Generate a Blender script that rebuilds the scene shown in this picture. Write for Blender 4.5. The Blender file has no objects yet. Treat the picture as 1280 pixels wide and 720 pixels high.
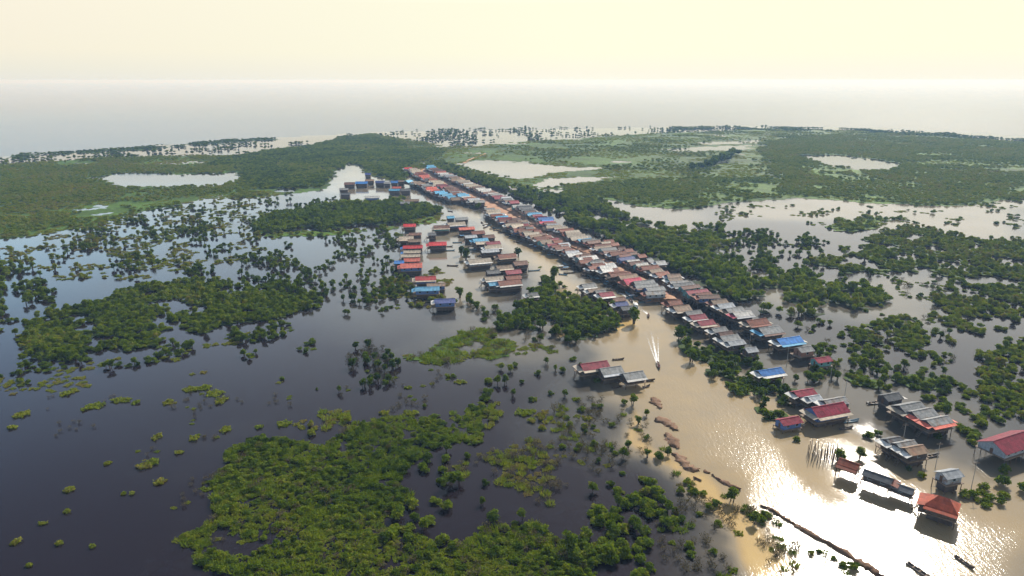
import bpy, bmesh, math, random
import numpy as np
from mathutils import Vector, Matrix
random.seed(7)
RNG = np.random.default_rng(11)
C = bpy.context.scene.collection
R = math.radians

# ------------------------------------------------------------------ camera geometry
FPX, CAMZ = 860.0, 110.0
PITCH = math.atan(260 / FPX)
SP, CP = math.sin(PITCH), math.cos(PITCH)

def ground(px, py, z=0.0):
    """world point at height z seen at pixel (px,py) of the 1280x720 photograph"""
    cx = (px - 640) / FPX; cy = (360 - py) / FPX
    dy = CP + cy * SP; dz = -SP + cy * CP
    t = (z - CAMZ) / dz
    return np.array([cx * t, dy * t])

def groundv(pts):
    return np.array([ground(p[0], p[1]) for p in pts])

def project(x, y, z=0.0):
    d = y * CP - (z - CAMZ) * SP
    u = y * SP + (z - CAMZ) * CP
    return 640 + FPX * x / d, 360 - FPX * u / d, d

# ------------------------------------------------------------------ noise
def _hash(ix, iy, seed):
    n = (ix.astype(np.int64) * 374761393 + iy.astype(np.int64) * 668265263 + seed * 974634777) & 0x7fffffff
    n = ((n ^ (n >> 13)) * 1274126177) & 0x7fffffff
    return ((n ^ (n >> 16)) & 0xffff) / 65535.0

def vnoise(x, y, seed=0):
    x = np.asarray(x, float); y = np.asarray(y, float)
    ix = np.floor(x); iy = np.floor(y); fx = x - ix; fy = y - iy
    fx = fx * fx * (3 - 2 * fx); fy = fy * fy * (3 - 2 * fy)
    a = _hash(ix, iy, seed); b = _hash(ix + 1, iy, seed)
    c = _hash(ix, iy + 1, seed); d = _hash(ix + 1, iy + 1, seed)
    return (a * (1 - fx) + b * fx) * (1 - fy) + (c * (1 - fx) + d * fx) * fy

def fbm(x, y, scale, seed=0, oct=4):
    v = 0; a = .5; s = 0; f = 1.0 / scale
    for k in range(oct):
        v = v + a * vnoise(x * f + 17.3 * k, y * f - 9.1 * k, seed + k); s += a; a *= .55; f *= 2.1
    return v / s

def inpoly(x, y, poly):
    x = np.asarray(x); y = np.asarray(y)
    r = np.zeros(x.shape, bool); n = len(poly); j = n - 1
    for i in range(n):
        xi, yi = poly[i]; xj, yj = poly[j]
        if yi != yj:
            r ^= ((yi > y) != (yj > y)) & (x < (xj - xi) * (y - yi) / (yj - yi) + xi)
        j = i
    return r

def polydist(x, y, poly, closed=True):
    best = np.full(np.shape(x), 1e9); n = len(poly)
    for i in range(n if closed else n - 1):
        ax, ay = poly[i]; bx, by = poly[(i + 1) % n]
        vx, vy = bx - ax, by - ay
        L = vx * vx + vy * vy + 1e-9
        t = np.clip(((x - ax) * vx + (y - ay) * vy) / L, 0, 1)
        best = np.minimum(best, np.hypot(x - ax - t * vx, y - ay - t * vy))
    return best

def soft(x, y, wp, w):
    d = polydist(x, y, wp); s = np.where(inpoly(x, y, wp), d, -d)
    t = np.clip(s / (2 * w) + .5, 0, 1)
    return t * t * (3 - 2 * t)

# ------------------------------------------------------------------ objects
def tag(o, label=None, cat=None, group=None, kind=None):
    if label: o['label'] = label
    if cat: o['category'] = cat
    if group: o['group'] = group
    if kind: o['kind'] = kind
    return o

def mesh_from(name, verts, faces, mats=(), midx=None, smooth=False):
    me = bpy.data.meshes.new(name)
    me.from_pydata([tuple(v) for v in verts], [], [tuple(f) for f in faces])
    for m in mats: me.materials.append(m)
    if midx is not None: me.polygons.foreach_set('material_index', np.asarray(midx, dtype=np.int32))
    if smooth: me.polygons.foreach_set('use_smooth', np.ones(len(me.polygons), dtype=bool))
    me.update()
    return me

def quadmesh(name, V, mats, tint=None):
    """V: (n,4,3) array of quads"""
    n = len(V); me = bpy.data.meshes.new(name)
    me.vertices.add(n * 4); me.vertices.foreach_set('co', np.ascontiguousarray(V, dtype=np.float32).ravel())
    me.loops.add(n * 4); me.loops.foreach_set('vertex_index', np.arange(n * 4, dtype=np.int32))
    me.polygons.add(n); me.polygons.foreach_set('loop_start', np.arange(0, n * 4, 4, dtype=np.int32))
    me.polygons.foreach_set('loop_total', np.full(n, 4, dtype=np.int32))
    for m in mats: me.materials.append(m)
    if tint is not None:
        a = me.attributes.new('leaf', 'FLOAT', 'FACE'); a.data.foreach_set('value', np.asarray(tint, dtype=np.float32))
    me.update(calc_edges=True); me.validate()
    return me

def link(name, me, parent=None, loc=None):
    o = bpy.data.objects.new(name, me); C.objects.link(o)
    if parent is not None: o.parent = parent
    if loc is not None: o.location = loc
    return o

def empty(name, loc, rz=0.0):
    o = bpy.data.objects.new(name, None); C.objects.link(o)
    o.empty_display_size = .3
    o.location = loc; o.rotation_euler = (0, 0, rz)
    return o

class MB:
    """collects boxes / bars and becomes one mesh"""
    def __init__(s): s.v = []; s.f = []
    def add(s, v, f):
        n = len(s.v); s.v += [tuple(p) for p in v]; s.f += [tuple(i + n for i in q) for q in f]
    def box(s, x0, x1, y0, y1, z0, z1):
        s.add([(x0, y0, z0), (x1, y0, z0), (x1, y1, z0), (x0, y1, z0), (x0, y0, z1), (x1, y0, z1), (x1, y1, z1), (x0, y1, z1)],
              [(0, 3, 2, 1), (4, 5, 6, 7), (0, 1, 5, 4), (1, 2, 6, 5), (2, 3, 7, 6), (3, 0, 4, 7)])
    def slab(s, a, b, c, d, t):
        """quad a,b,c,d (counter-clockwise from above) with thickness t downwards"""
        q = [a, b, c, d]; lo = [(p[0], p[1], p[2] - t) for p in q]
        s.add(q + lo, [(0, 1, 2, 3), (7, 6, 5, 4), (0, 4, 5, 1), (1, 5, 6, 2), (2, 6, 7, 3), (3, 7, 4, 0)])
    def prism(s, pts, y0, y1):
        """polygon pts in x,z extruded along y"""
        n = len(pts)
        v = [(p[0], y0, p[1]) for p in pts] + [(p[0], y1, p[1]) for p in pts]
        f = [tuple(range(n)), tuple(range(2 * n - 1, n - 1, -1))] + [(i, i + n, (i + 1) % n + n, (i + 1) % n) for i in range(n)]
        s.add(v, f)
    def tube(s, pts, radii, seg=6):
        rings = []
        for i, p in enumerate(pts):
            p = Vector(p); a = Vector(pts[max(i - 1, 0)]); b = Vector(pts[min(i + 1, len(pts) - 1)])
            d = (b - a).normalized(); u = d.cross(Vector((.3, 1, .1))).normalized(); w = d.cross(u)
            rings.append([p + (u * math.cos(2 * math.pi * k / seg) + w * math.sin(2 * math.pi * k / seg)) * radii[i] for k in range(seg)])
        v = [q for r in rings for q in r]; f = []
        for i in range(len(rings) - 1):
            for k in range(seg):
                f.append((i * seg + k, i * seg + (k + 1) % seg, (i + 1) * seg + (k + 1) % seg, (i + 1) * seg + k))
        f.append(tuple(range(seg - 1, -1, -1))); f.append(tuple((len(rings) - 1) * seg + k for k in range(seg)))
        s.add(v, f)
    def mesh(s, name, mat): return mesh_from(name, s.v, s.f, [mat] if not isinstance(mat, (list, tuple)) else mat)
    def build(s, name, mat, parent=None, loc=None): return link(name, s.mesh(name, mat), parent, loc)

# ------------------------------------------------------------------ materials
def newmat(name):
    m = bpy.data.materials.new(name); m.use_nodes = True
    nt = m.node_tree; nt.nodes.clear()
    o = nt.nodes.new('ShaderNodeOutputMaterial')
    return m, nt, o

def N(nt, kind, **kw):
    n = nt.nodes.new(kind)
    for k, v in kw.items():
        if k.startswith('i_'):
            key = k[2:]
            key = int(key) if key.isdigit() else key.replace('_', ' ')
            n.inputs[key].default_value = v
        else: setattr(n, k, v)
    return n

def ramp(nt, stops):
    n = nt.nodes.new('ShaderNodeValToRGB'); e = n.color_ramp.elements
    while len(e) < len(stops): e.new(.5)
    for i, (p, c) in enumerate(stops):
        e[i].position = p; e[i].color = (*c, 1)
    return n

def math_n(nt, op, a, b=None):
    n = nt.nodes.new('ShaderNodeMath'); n.operation = op
    for i, v in enumerate((a, b)):
        if v is None: continue
        if isinstance(v, (int, float)): n.inputs[i].default_value = v
        else: nt.links.new(v, n.inputs[i])
    return n.outputs[0]

def mixc(nt, f, a, b, mode='MIX'):
    n = nt.nodes.new('ShaderNodeMix'); n.data_type = 'RGBA'; n.blend_type = mode
    for i, v in ((0, f), (6, a), (7, b)):
        if isinstance(v, (int, float)): n.inputs[i].default_value = v
        elif isinstance(v, tuple): n.inputs[i].default_value = (*v, 1) if len(v) == 3 else v
        else: nt.links.new(v, n.inputs[i])
    return n.outputs[2]

def noise_n(nt, scale, detail=3, rough=.55, coord=None):
    n = nt.nodes.new('ShaderNodeTexNoise'); n.inputs['Scale'].default_value = scale
    n.inputs['Detail'].default_value = detail; n.inputs['Roughness'].default_value = rough
    if coord is not None: nt.links.new(coord, n.inputs['Vector'])
    return n

def foliage_mat(name, stops, transl=.35):
    m, nt, o = newmat(name)
    ins = N(nt, 'ShaderNodeAttribute', attribute_type='INSTANCER', attribute_name='tint')
    leaf = N(nt, 'ShaderNodeAttribute', attribute_type='GEOMETRY', attribute_name='leaf')
    oi = N(nt, 'ShaderNodeObjectInfo')
    a = math_n(nt, 'ADD', ins.outputs['Fac'], math_n(nt, 'MULTIPLY', math_n(nt, 'SUBTRACT', leaf.outputs['Fac'], .5), .55))
    a = math_n(nt, 'ADD', a, math_n(nt, 'MULTIPLY', math_n(nt, 'SUBTRACT', oi.outputs['Random'], .5), .22))
    cr = ramp(nt, stops); nt.links.new(a, cr.inputs[0])
    d = N(nt, 'ShaderNodeBsdfPrincipled'); d.inputs['Roughness'].default_value = .9
    d.inputs['Specular IOR Level'].default_value = .0
    nt.links.new(cr.outputs[0], d.inputs['Base Color'])
    t = N(nt, 'ShaderNodeBsdfTranslucent')
    tc = mixc(nt, 1.0, cr.outputs[0], (1.25, 1.3, .55), 'MULTIPLY')
    nt.links.new(tc, t.inputs['Color'])
    mx = N(nt, 'ShaderNodeMixShader'); mx.inputs[0].default_value = transl
    nt.links.new(d.outputs[0], mx.inputs[1]); nt.links.new(t.outputs[0], mx.inputs[2])
    nt.links.new(mx.outputs[0], o.inputs['Surface'])
    return m

GREEN = [(0.0, (.022, .046, .010)), (.28, (.068, .112, .012)), (.5, (.116, .168, .013)), (.72, (.185, .225, .022)), (.88, (.22, .225, .036)), (1, (.20, .155, .070))]
M = {}
M['leaf'] = foliage_mat('leaf_green', GREEN)
M['leafdry'] = foliage_mat('leaf_dry', [(0, (.06, .055, .03)), (.5, (.10, .085, .05)), (1, (.16, .13, .08))], .2)

def simple_mat(name, col, rough=.7, var=.25, scale=1.2, spec=.3, col2=None, metal=0.0, amt=.5, bump=0.0, bscale=6.0, sheets=0.0):
    m, nt, o = newmat(name)
    tc = N(nt, 'ShaderNodeTexCoord')
    n = noise_n(nt, scale, 5, .6, tc.outputs['Object'])
    d = N(nt, 'ShaderNodeBsdfPrincipled')
    c1 = tuple(max(0, x * (1 - var)) for x in col); c2 = tuple(min(1, x * (1 + var)) for x in col)
    cr = ramp(nt, [(.3, c1), (.7, c2)]); nt.links.new(n.outputs[0], cr.inputs[0])
    out = cr.outputs[0]
    if col2:
        n2 = noise_n(nt, scale * .45, 6, .68, tc.outputs['Object'])
        oi = N(nt, 'ShaderNodeObjectInfo')
        sh = math_n(nt, 'ADD', n2.outputs[0], math_n(nt, 'MULTIPLY', math_n(nt, 'SUBTRACT', oi.outputs['Random'], .5), .22))
        rr = ramp(nt, [(1 - amt - .06, (0, 0, 0)), (1 - amt + .08, (1, 1, 1))]); nt.links.new(sh, rr.inputs[0])
        out = mixc(nt, rr.outputs[0], out, col2)
    if sheets:      # overlapping tin sheets, each weathered a little differently
        bt = N(nt, 'ShaderNodeTexBrick'); bt.offset = .35; bt.inputs['Scale'].default_value = 1.0; bt.inputs['Brick Width'].default_value = .95; bt.inputs['Row Height'].default_value = 1.55
        bt.inputs['Mortar Size'].default_value = .015; bt.inputs['Color1'].default_value = (.62, .62, .62, 1); bt.inputs['Color2'].default_value = (1.12, 1.1, 1.07, 1); bt.inputs['Mortar'].default_value = (.55, .53, .5, 1)
        nt.links.new(tc.outputs['Object'], bt.inputs['Vector']); out = mixc(nt, sheets, out, mixc(nt, 1.0, out, bt.outputs[0], 'MULTIPLY'))
        oj = N(nt, 'ShaderNodeObjectInfo'); hs = N(nt, 'ShaderNodeHueSaturation'); nt.links.new(out, hs.inputs['Color'])
        nt.links.new(math_n(nt, 'ADD', math_n(nt, 'MULTIPLY', oj.outputs['Random'], .5), .72), hs.inputs['Value']); out = hs.outputs[0]
    nt.links.new(out, d.inputs['Base Color'])
    d.inputs['Roughness'].default_value = rough; d.inputs['Specular IOR Level'].default_value = spec; d.inputs['Metallic'].default_value = metal
    if bump:
        b = N(nt, 'ShaderNodeBump'); b.inputs['Strength'].default_value = bump; b.inputs['Distance'].default_value = .05
        w = N(nt, 'ShaderNodeTexWave'); w.wave_type = 'BANDS'; w.bands_direction = 'X'; w.inputs['Scale'].default_value = bscale
        w.inputs['Distortion'].default_value = .2
        nt.links.new(tc.outputs['Object'], w.inputs['Vector']); nt.links.new(w.outputs[0], b.inputs['Height']); nt.links.new(b.outputs[0], d.inputs['Normal'])
    nt.links.new(d.outputs[0], o.inputs['Surface'])
    return m

RUST = (.16, .06, .03)
def roofmat(n, c, c2=RUST, amt=.36, rough=.62, var=.18):
    M['r_' + n] = simple_mat('roof_' + n, c, rough, var, .9, .22, c2, 0, amt, .45, 5.0, .75)
roofmat('rust', (.22, .055, .028), (.26, .10, .06), .36)
roofmat('brown', (.15, .065, .045), (.24, .13, .09), .4)
roofmat('crimson', (.26, .025, .05), (.15, .04, .04), .3)
roofmat('red', (.62, .035, .045), (.45, .05, .05), .3, var=.1)
roofmat('coral', (.70, .16, .11), (.55, .12, .09), .3, var=.1)
roofmat('orange', (.38, .075, .035), (.24, .05, .03), .38)
roofmat('pink', (.60, .06, .12), (.48, .06, .10), .3, var=.1)
roofmat('grey', (.27, .28, .28), (.22, .17, .13), .36)
roofmat('darkgrey', (.13, .14, .15), (.12, .08, .06), .34)
roofmat('silver', (.46, .49, .52), (.34, .30, .27), .33)
roofmat('tan', (.27, .19, .13), (.30, .17, .11), .38)
roofmat('cream', (.50, .42, .32), (.48, .38, .28), .33)
roofmat('white', (.68, .67, .63), (.58, .52, .45), .3)
roofmat('blue', (.04, .20, .56), (.06, .24, .5), .3, var=.1)
roofmat('sky', (.12, .42, .66), (.2, .45, .62), .3, var=.1)
roofmat('navy', (.05, .08, .26), (.09, .11, .26), .3)
M['w_wood'] = simple_mat('wall_weathered_wood', (.12, .09, .07), .8, .3, 1.5)
M['w_dark'] = simple_mat('wall_dark_wood', (.065, .055, .055), .8, .3, 1.5)
M['w_blue'] = simple_mat('wall_blue_paint', (.07, .13, .30), .6, .2, 1.2)
M['w_teal'] = simple_mat('wall_teal_paint', (.10, .26, .27), .6, .2, 1.2)
M['w_tin'] = simple_mat('wall_tin', (.26, .30, .35), .5, .25, 1.4, .4, (.16, .1, .07), 0, .35)
M['w_brick'] = simple_mat('wall_brown_board', (.22, .12, .09), .75, .25, 1.4)
M['wood'] = simple_mat('weathered_timber', (.13, .095, .07), .85, .3, 2.0)
M['pole'] = simple_mat('dark_pole_timber', (.085, .06, .045), .85, .3, 2.0)
M['deck'] = simple_mat('deck_planks', (.19, .14, .10), .8, .3, 1.6)
M['window'] = simple_mat('window_dark_opening', (.018, .02, .025), .25, .2, 1.0, .5)
M['shutter'] = simple_mat('shutter_paint', (.30, .42, .46), .6, .15, 1.0)
M['door'] = simple_mat('door_wood', (.10, .055, .035), .6, .2, 1.0)
M['bark'] = simple_mat('bark', (.075, .06, .045), .9, .3, 3.0)
M['hull'] = simple_mat('boat_hull_wood', (.07, .05, .04), .6, .3, 1.5)
M['hull2'] = simple_mat('boat_hull_painted', (.12, .22, .28), .5, .2, 1.5)
M['seat'] = simple_mat('boat_bench_wood', (.22, .15, .09), .7, .25, 1.5)
M['canopy_w'] = simple_mat('boat_canopy', (.62, .62, .6), .6, .1, 1.0)
M['canopy_b'] = simple_mat('boat_canopy_blue', (.12, .3, .5), .6, .1, 1.0)
M['engine'] = simple_mat('engine_metal', (.08, .08, .08), .4, .2, 3.0)
M['skin'] = simple_mat('skin', (.28, .16, .10), .6, .05, 2.0)
M['shirt'] = simple_mat('shirt_cloth', (.30, .10, .09), .85, .1, 2.0)
M['concrete'] = simple_mat('pole_concrete', (.30, .29, .27), .85, .15, 2.0)

def mud_mat(name, cols, scale=.12):
    m, nt, o = newmat(name); tc = N(nt, 'ShaderNodeTexCoord')
    n = noise_n(nt, scale, 8, .65, tc.outputs['Object']); cr = ramp(nt, [(.3, cols[0]), (.5, cols[1]), (.7, cols[2])])
    nt.links.new(n.outputs[0], cr.inputs[0]); d = N(nt, 'ShaderNodeBsdfPrincipled'); d.inputs['Roughness'].default_value = .9; d.inputs['Specular IOR Level'].default_value = .15
    nt.links.new(cr.outputs[0], d.inputs['Base Color'])
    b = N(nt, 'ShaderNodeBump'); b.inputs['Strength'].default_value = .6; b.inputs['Distance'].default_value = .4
    n2 = noise_n(nt, scale * 6, 5, .6, tc.outputs['Object']); nt.links.new(n2.outputs[0], b.inputs['Height']); nt.links.new(b.outputs[0], d.inputs['Normal'])
    nt.links.new(d.outputs[0], o.inputs['Surface']); return m
M['road'] = mud_mat('red_earth_road', [(.30, .15, .09), (.42, .24, .15), (.52, .34, .23)], .15)
M['bank'] = mud_mat('mud_bank_earth', [(.11, .065, .04), (.18, .108, .068), (.26, .17, .11)], .3)

def marsh_mat():
    m, nt, o = newmat('marsh_vegetation'); tc = N(nt, 'ShaderNodeTexCoord')
    at = N(nt, 'ShaderNodeAttribute', attribute_type='GEOMETRY', attribute_name='tint')
    n1 = noise_n(nt, .02, 8, .7, tc.outputs['Object']); n2 = noise_n(nt, .22, 6, .7, tc.outputs['Object'])
    a = math_n(nt, 'ADD', at.outputs['Fac'], math_n(nt, 'MULTIPLY', math_n(nt, 'SUBTRACT', n1.outputs[0], .5), .9))
    a = math_n(nt, 'ADD', a, math_n(nt, 'MULTIPLY', math_n(nt, 'SUBTRACT', n2.outputs[0], .5), 1.1))
    cr = ramp(nt, [(0, (.026, .042, .016)), (.3, (.050, .090, .012)), (.55, (.080, .155, .014)), (.8, (.120, .220, .022)), (1, (.19, .165, .08))])
    nt.links.new(a, cr.inputs[0]); d = N(nt, 'ShaderNodeBsdfPrincipled'); d.inputs['Roughness'].default_value = .8; d.inputs['Specular IOR Level'].default_value = .1
    nt.links.new(cr.outputs[0], d.inputs['Base Color'])
    b = N(nt, 'ShaderNodeBump'); b.inputs['Strength'].default_value = .8; b.inputs['Distance'].default_value = .6
    n3 = noise_n(nt, 1.1, 5, .65, tc.outputs['Object']); nt.links.new(n3.outputs[0], b.inputs['Height']); nt.links.new(b.outputs[0], d.inputs['Normal'])
    nt.links.new(d.outputs[0], o.inputs['Surface']); return m
M['marsh'] = marsh_mat()

def water_mat():
    m, nt, o = newmat('flood_water'); tc = N(nt, 'ShaderNodeTexCoord')
    mud = N(nt, 'ShaderNodeAttribute', attribute_type='GEOMETRY', attribute_name='mud')
    rip = N(nt, 'ShaderNodeAttribute', attribute_type='GEOMETRY', attribute_name='ripple')
    n1 = noise_n(nt, .018, 6, .6, tc.outputs['Object']); n2 = noise_n(nt, .09, 5, .6, tc.outputs['Object'])
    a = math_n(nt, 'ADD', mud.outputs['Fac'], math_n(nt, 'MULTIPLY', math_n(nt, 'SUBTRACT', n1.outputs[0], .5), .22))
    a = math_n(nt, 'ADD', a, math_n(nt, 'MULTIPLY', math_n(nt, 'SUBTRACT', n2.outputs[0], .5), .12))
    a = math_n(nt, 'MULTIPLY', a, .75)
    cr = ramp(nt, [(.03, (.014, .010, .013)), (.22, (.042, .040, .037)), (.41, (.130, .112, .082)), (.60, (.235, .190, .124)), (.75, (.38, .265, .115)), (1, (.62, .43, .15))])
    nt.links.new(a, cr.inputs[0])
    d = N(nt, 'ShaderNodeBsdfPrincipled'); d.inputs['IOR'].default_value = 1.333; d.inputs['Specular IOR Level'].default_value = .38
    nt.links.new(cr.outputs[0], d.inputs['Base Color'])
    r = N(nt, 'ShaderNodeMapRange'); r.inputs['To Min'].default_value = .05; r.inputs['From Max'].default_value = 2.0; r.inputs['To Max'].default_value = .31
    nt.links.new(rip.outputs['Fac'], r.inputs['Value']); nt.links.new(r.outputs[0], d.inputs['Roughness'])
    w1 = noise_n(nt, 2.6, 4, .6, tc.outputs['Object'])
    mp = N(nt, 'ShaderNodeMapping'); mp.inputs['Rotation'].default_value = (0, 0, R(35)); mp.inputs['Scale'].default_value = (1, .3, 1)
    nt.links.new(tc.outputs['Object'], mp.inputs['Vector'])
    w2 = noise_n(nt, 1.1, 3, .5, mp.outputs[0])
    h = math_n(nt, 'ADD', math_n(nt, 'MULTIPLY', w1.outputs[0], .5), w2.outputs[0])
    b = N(nt, 'ShaderNodeBump'); b.inputs['Distance'].default_value = .16
    s = N(nt, 'ShaderNodeMapRange'); s.inputs['To Min'].default_value = .03; s.inputs['To Max'].default_value = .8
    nt.links.new(rip.outputs['Fac'], s.inputs['Value']); nt.links.new(s.outputs[0], b.inputs['Strength'])
    nt.links.new(h, b.inputs['Height']); nt.links.new(b.outputs[0], d.inputs['Normal'])
    nt.links.new(d.outputs[0], o.inputs['Surface']); return m
M['water'] = water_mat()

def foam_mat():
    m, nt, o = newmat('wake_foam'); tc = N(nt, 'ShaderNodeTexCoord')
    d = N(nt, 'ShaderNodeBsdfPrincipled'); d.inputs['Base Color'].default_value = (.8, .79, .75, 1); d.inputs['Roughness'].default_value = .6
    t = N(nt, 'ShaderNodeBsdfTransparent'); at = N(nt, 'ShaderNodeAttribute', attribute_type='GEOMETRY', attribute_name='foam')
    n = noise_n(nt, .9, 6, .7, tc.outputs['Object'])
    f = math_n(nt, 'SUBTRACT', math_n(nt, 'MULTIPLY', at.outputs['Fac'], 1.5), n.outputs[0])
    f = math_n(nt, 'MINIMUM', math_n(nt, 'MAXIMUM', math_n(nt, 'MULTIPLY', f, 2.2), 0.0), .85)
    mx = N(nt, 'ShaderNodeMixShader'); nt.links.new(f, mx.inputs[0]); nt.links.new(t.outputs[0], mx.inputs[1]); nt.links.new(d.outputs[0], mx.inputs[2])
    nt.links.new(mx.outputs[0], o.inputs['Surface']); return m
M['foam'] = foam_mat()
# ------------------------------------------------------------------ camera, light, sky
cam = bpy.data.cameras.new('camera'); cam.lens = FPX / 1280 * 36; cam.sensor_width = 36; cam.clip_end = 80000; cam.clip_start = 1
co = bpy.data.objects.new('camera', cam); C.objects.link(co); co.location = (0, 0, CAMZ); co.rotation_euler = (math.pi / 2 - PITCH, 0, 0)
sc = bpy.context.scene; sc.camera = co
SUN_EL, SUN_AZ = R(35.5), R(30)
sd = Vector((math.sin(SUN_AZ) * math.cos(SUN_EL), math.cos(SUN_AZ) * math.cos(SUN_EL), math.sin(SUN_EL)))
sl = bpy.data.lights.new('sun', 'SUN'); sl.energy = 5.0; sl.angle = R(.55); sl.color = (1, .94, .85)
so = bpy.data.objects.new('sun', sl); C.objects.link(so); so.rotation_euler = sd.to_track_quat('Z', 'Y').to_euler(); so.location = (300, 500, 600)
w = bpy.data.worlds.new('World'); sc.world = w; w.use_nodes = True; nt = w.node_tree; nt.nodes.clear()
sky = nt.nodes.new('ShaderNodeTexSky'); sky.sky_type = 'NISHITA'; sky.sun_disc = False
sky.sun_elevation = SUN_EL; sky.sun_rotation = SUN_AZ; sky.altitude = 100; sky.air_density = 1.1; sky.dust_density = 1.2; sky.ozone_density = 1.6
bg = nt.nodes.new('ShaderNodeBackground'); bg.inputs['Strength'].default_value = .075
wo = nt.nodes.new('ShaderNodeOutputWorld')
tcw = nt.nodes.new('ShaderNodeTexCoord'); sx = nt.nodes.new('ShaderNodeSeparateXYZ'); nt.links.new(tcw.outputs['Generated'], sx.inputs[0])
lowl = ramp(nt, [(0, (8.21, 8.07, 7.33)), (0.012, (8.58, 8.36, 7.19)), (0.035, (9.39, 8.80, 7.19)), (0.1, (9.75, 9.09, 7.48)), (0.14, (12.61, 15.84, 17.60)), (0.2, (9.97, 15.55, 20.53)), (0.3, (6.16, 9.24, 13.79)), (0.5, (2.64, 3.52, 6.01))])      # milky cream air near the horizon
lowr = ramp(nt, [(0, (9.97, 9.68, 8.21)), (0.012, (10.12, 9.68, 8.07)), (0.035, (10.27, 10.12, 7.85)), (0.1, (10.27, 10.19, 7.85)), (0.15, (14.96, 14.81, 13.79)), (0.3, (16.13, 16.28, 15.55)), (0.5, (11.15, 11.59, 11.73))])
nt.links.new(sx.outputs[2], lowl.inputs[0]); nt.links.new(sx.outputs[2], lowr.inputs[0])
lr = N(nt, 'ShaderNodeMapRange'); lr.inputs['From Min'].default_value = -.6; lr.inputs['From Max'].default_value = .08; nt.links.new(sx.outputs[0], lr.inputs['Value'])
low_c = mixc(nt, lr.outputs[0], lowl.outputs[0], lowr.outputs[0])
el = N(nt, 'ShaderNodeMapRange'); el.inputs['From Min'].default_value = .32; el.inputs['From Max'].default_value = .62; el.inputs['To Min'].default_value = 1.0; el.inputs['To Max'].default_value = 0
nt.links.new(sx.outputs[2], el.inputs['Value'])
skyc = mixc(nt, el.outputs[0], sky.outputs[0], low_c)
nt.links.new(skyc, bg.inputs[0]); nt.links.new(bg.outputs[0], wo.inputs[0])
sc.view_settings.view_transform = 'Standard'; sc.view_settings.look = 'None'; sc.view_settings.gamma = 1; sc.view_settings.exposure = .40
sc.view_settings.use_curve_mapping = False
try:
    sc.cycles.use_denoising = True; sc.cycles.max_bounces = 8; sc.cycles.volume_bounces = 1; sc.cycles.transparent_max_bounces = 8
    sc.cycles.diffuse_bounces = 2; sc.cycles.glossy_bounces = 3; sc.cycles.sample_clamp_indirect = 6
except Exception: pass

HZ = MB(); HZ.box(-33000, 33000, -33000, 33000, -1.5, 114)
hm, hnt, hout = newmat('haze_air')
pv = hnt.nodes.new('ShaderNodeVolumePrincipled'); pv.inputs['Density'].default_value = .00018
pv.inputs['Color'].default_value = (.27, .43, .67, 1); pv.inputs['Anisotropy'].default_value = .2; pv.inputs['Absorption Color'].default_value = (.946, .80, .25, 1)
hnt.links.new(pv.outputs[0], hout.inputs['Volume'])
tag(HZ.build('haze', hm), kind='stuff')

# ------------------------------------------------------------------ water
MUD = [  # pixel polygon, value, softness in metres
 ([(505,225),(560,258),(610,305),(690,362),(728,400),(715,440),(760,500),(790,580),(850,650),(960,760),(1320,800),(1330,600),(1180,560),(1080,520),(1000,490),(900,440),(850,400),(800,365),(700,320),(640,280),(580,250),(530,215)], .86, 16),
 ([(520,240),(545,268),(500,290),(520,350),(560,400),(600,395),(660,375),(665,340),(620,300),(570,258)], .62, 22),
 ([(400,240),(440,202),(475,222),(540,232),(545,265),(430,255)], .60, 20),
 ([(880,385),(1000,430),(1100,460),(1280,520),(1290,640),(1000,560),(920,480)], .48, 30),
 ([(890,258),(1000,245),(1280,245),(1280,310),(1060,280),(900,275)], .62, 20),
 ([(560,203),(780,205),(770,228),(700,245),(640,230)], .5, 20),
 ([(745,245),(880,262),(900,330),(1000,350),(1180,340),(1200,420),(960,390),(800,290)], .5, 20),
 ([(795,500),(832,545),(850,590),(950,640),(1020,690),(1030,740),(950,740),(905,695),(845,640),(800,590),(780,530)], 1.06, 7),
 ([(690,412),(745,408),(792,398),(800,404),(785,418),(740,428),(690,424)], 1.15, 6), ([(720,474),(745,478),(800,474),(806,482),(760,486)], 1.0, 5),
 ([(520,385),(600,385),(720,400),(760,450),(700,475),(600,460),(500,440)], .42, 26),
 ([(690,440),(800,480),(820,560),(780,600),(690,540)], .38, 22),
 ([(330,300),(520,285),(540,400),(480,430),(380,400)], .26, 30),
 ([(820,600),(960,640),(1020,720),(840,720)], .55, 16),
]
RIP = [
 ([(830,470),(890,490),(930,525),(985,590),(1060,640),(1110,690),(1180,760),(1040,760),(1000,665),(940,625),(880,585),(840,545)], .66, 6),
 ([(1000,545),(1050,540),(1090,560),(1150,610),(1240,640),(1260,700),(1300,760),(1150,740),(1090,650),(1030,590)], .56, 8),
 ([(515,225),(560,258),(620,315),(700,362),(760,420),(800,480),(880,480),(840,410),(790,365),(700,325),(640,285),(580,250)], .45, 12),
 ([(1060,520),(1090,515),(1095,535),(1065,540)], .8, 4),
 ([(1190,560),(1220,565),(1220,590),(1195,585)], .6, 4),
 ([(700,400),(830,420),(880,520),(860,560),(800,490)], .5, 12),
 ([(1000,690),(1060,700),(1060,740),(990,740)], .6, 3),
]
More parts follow.
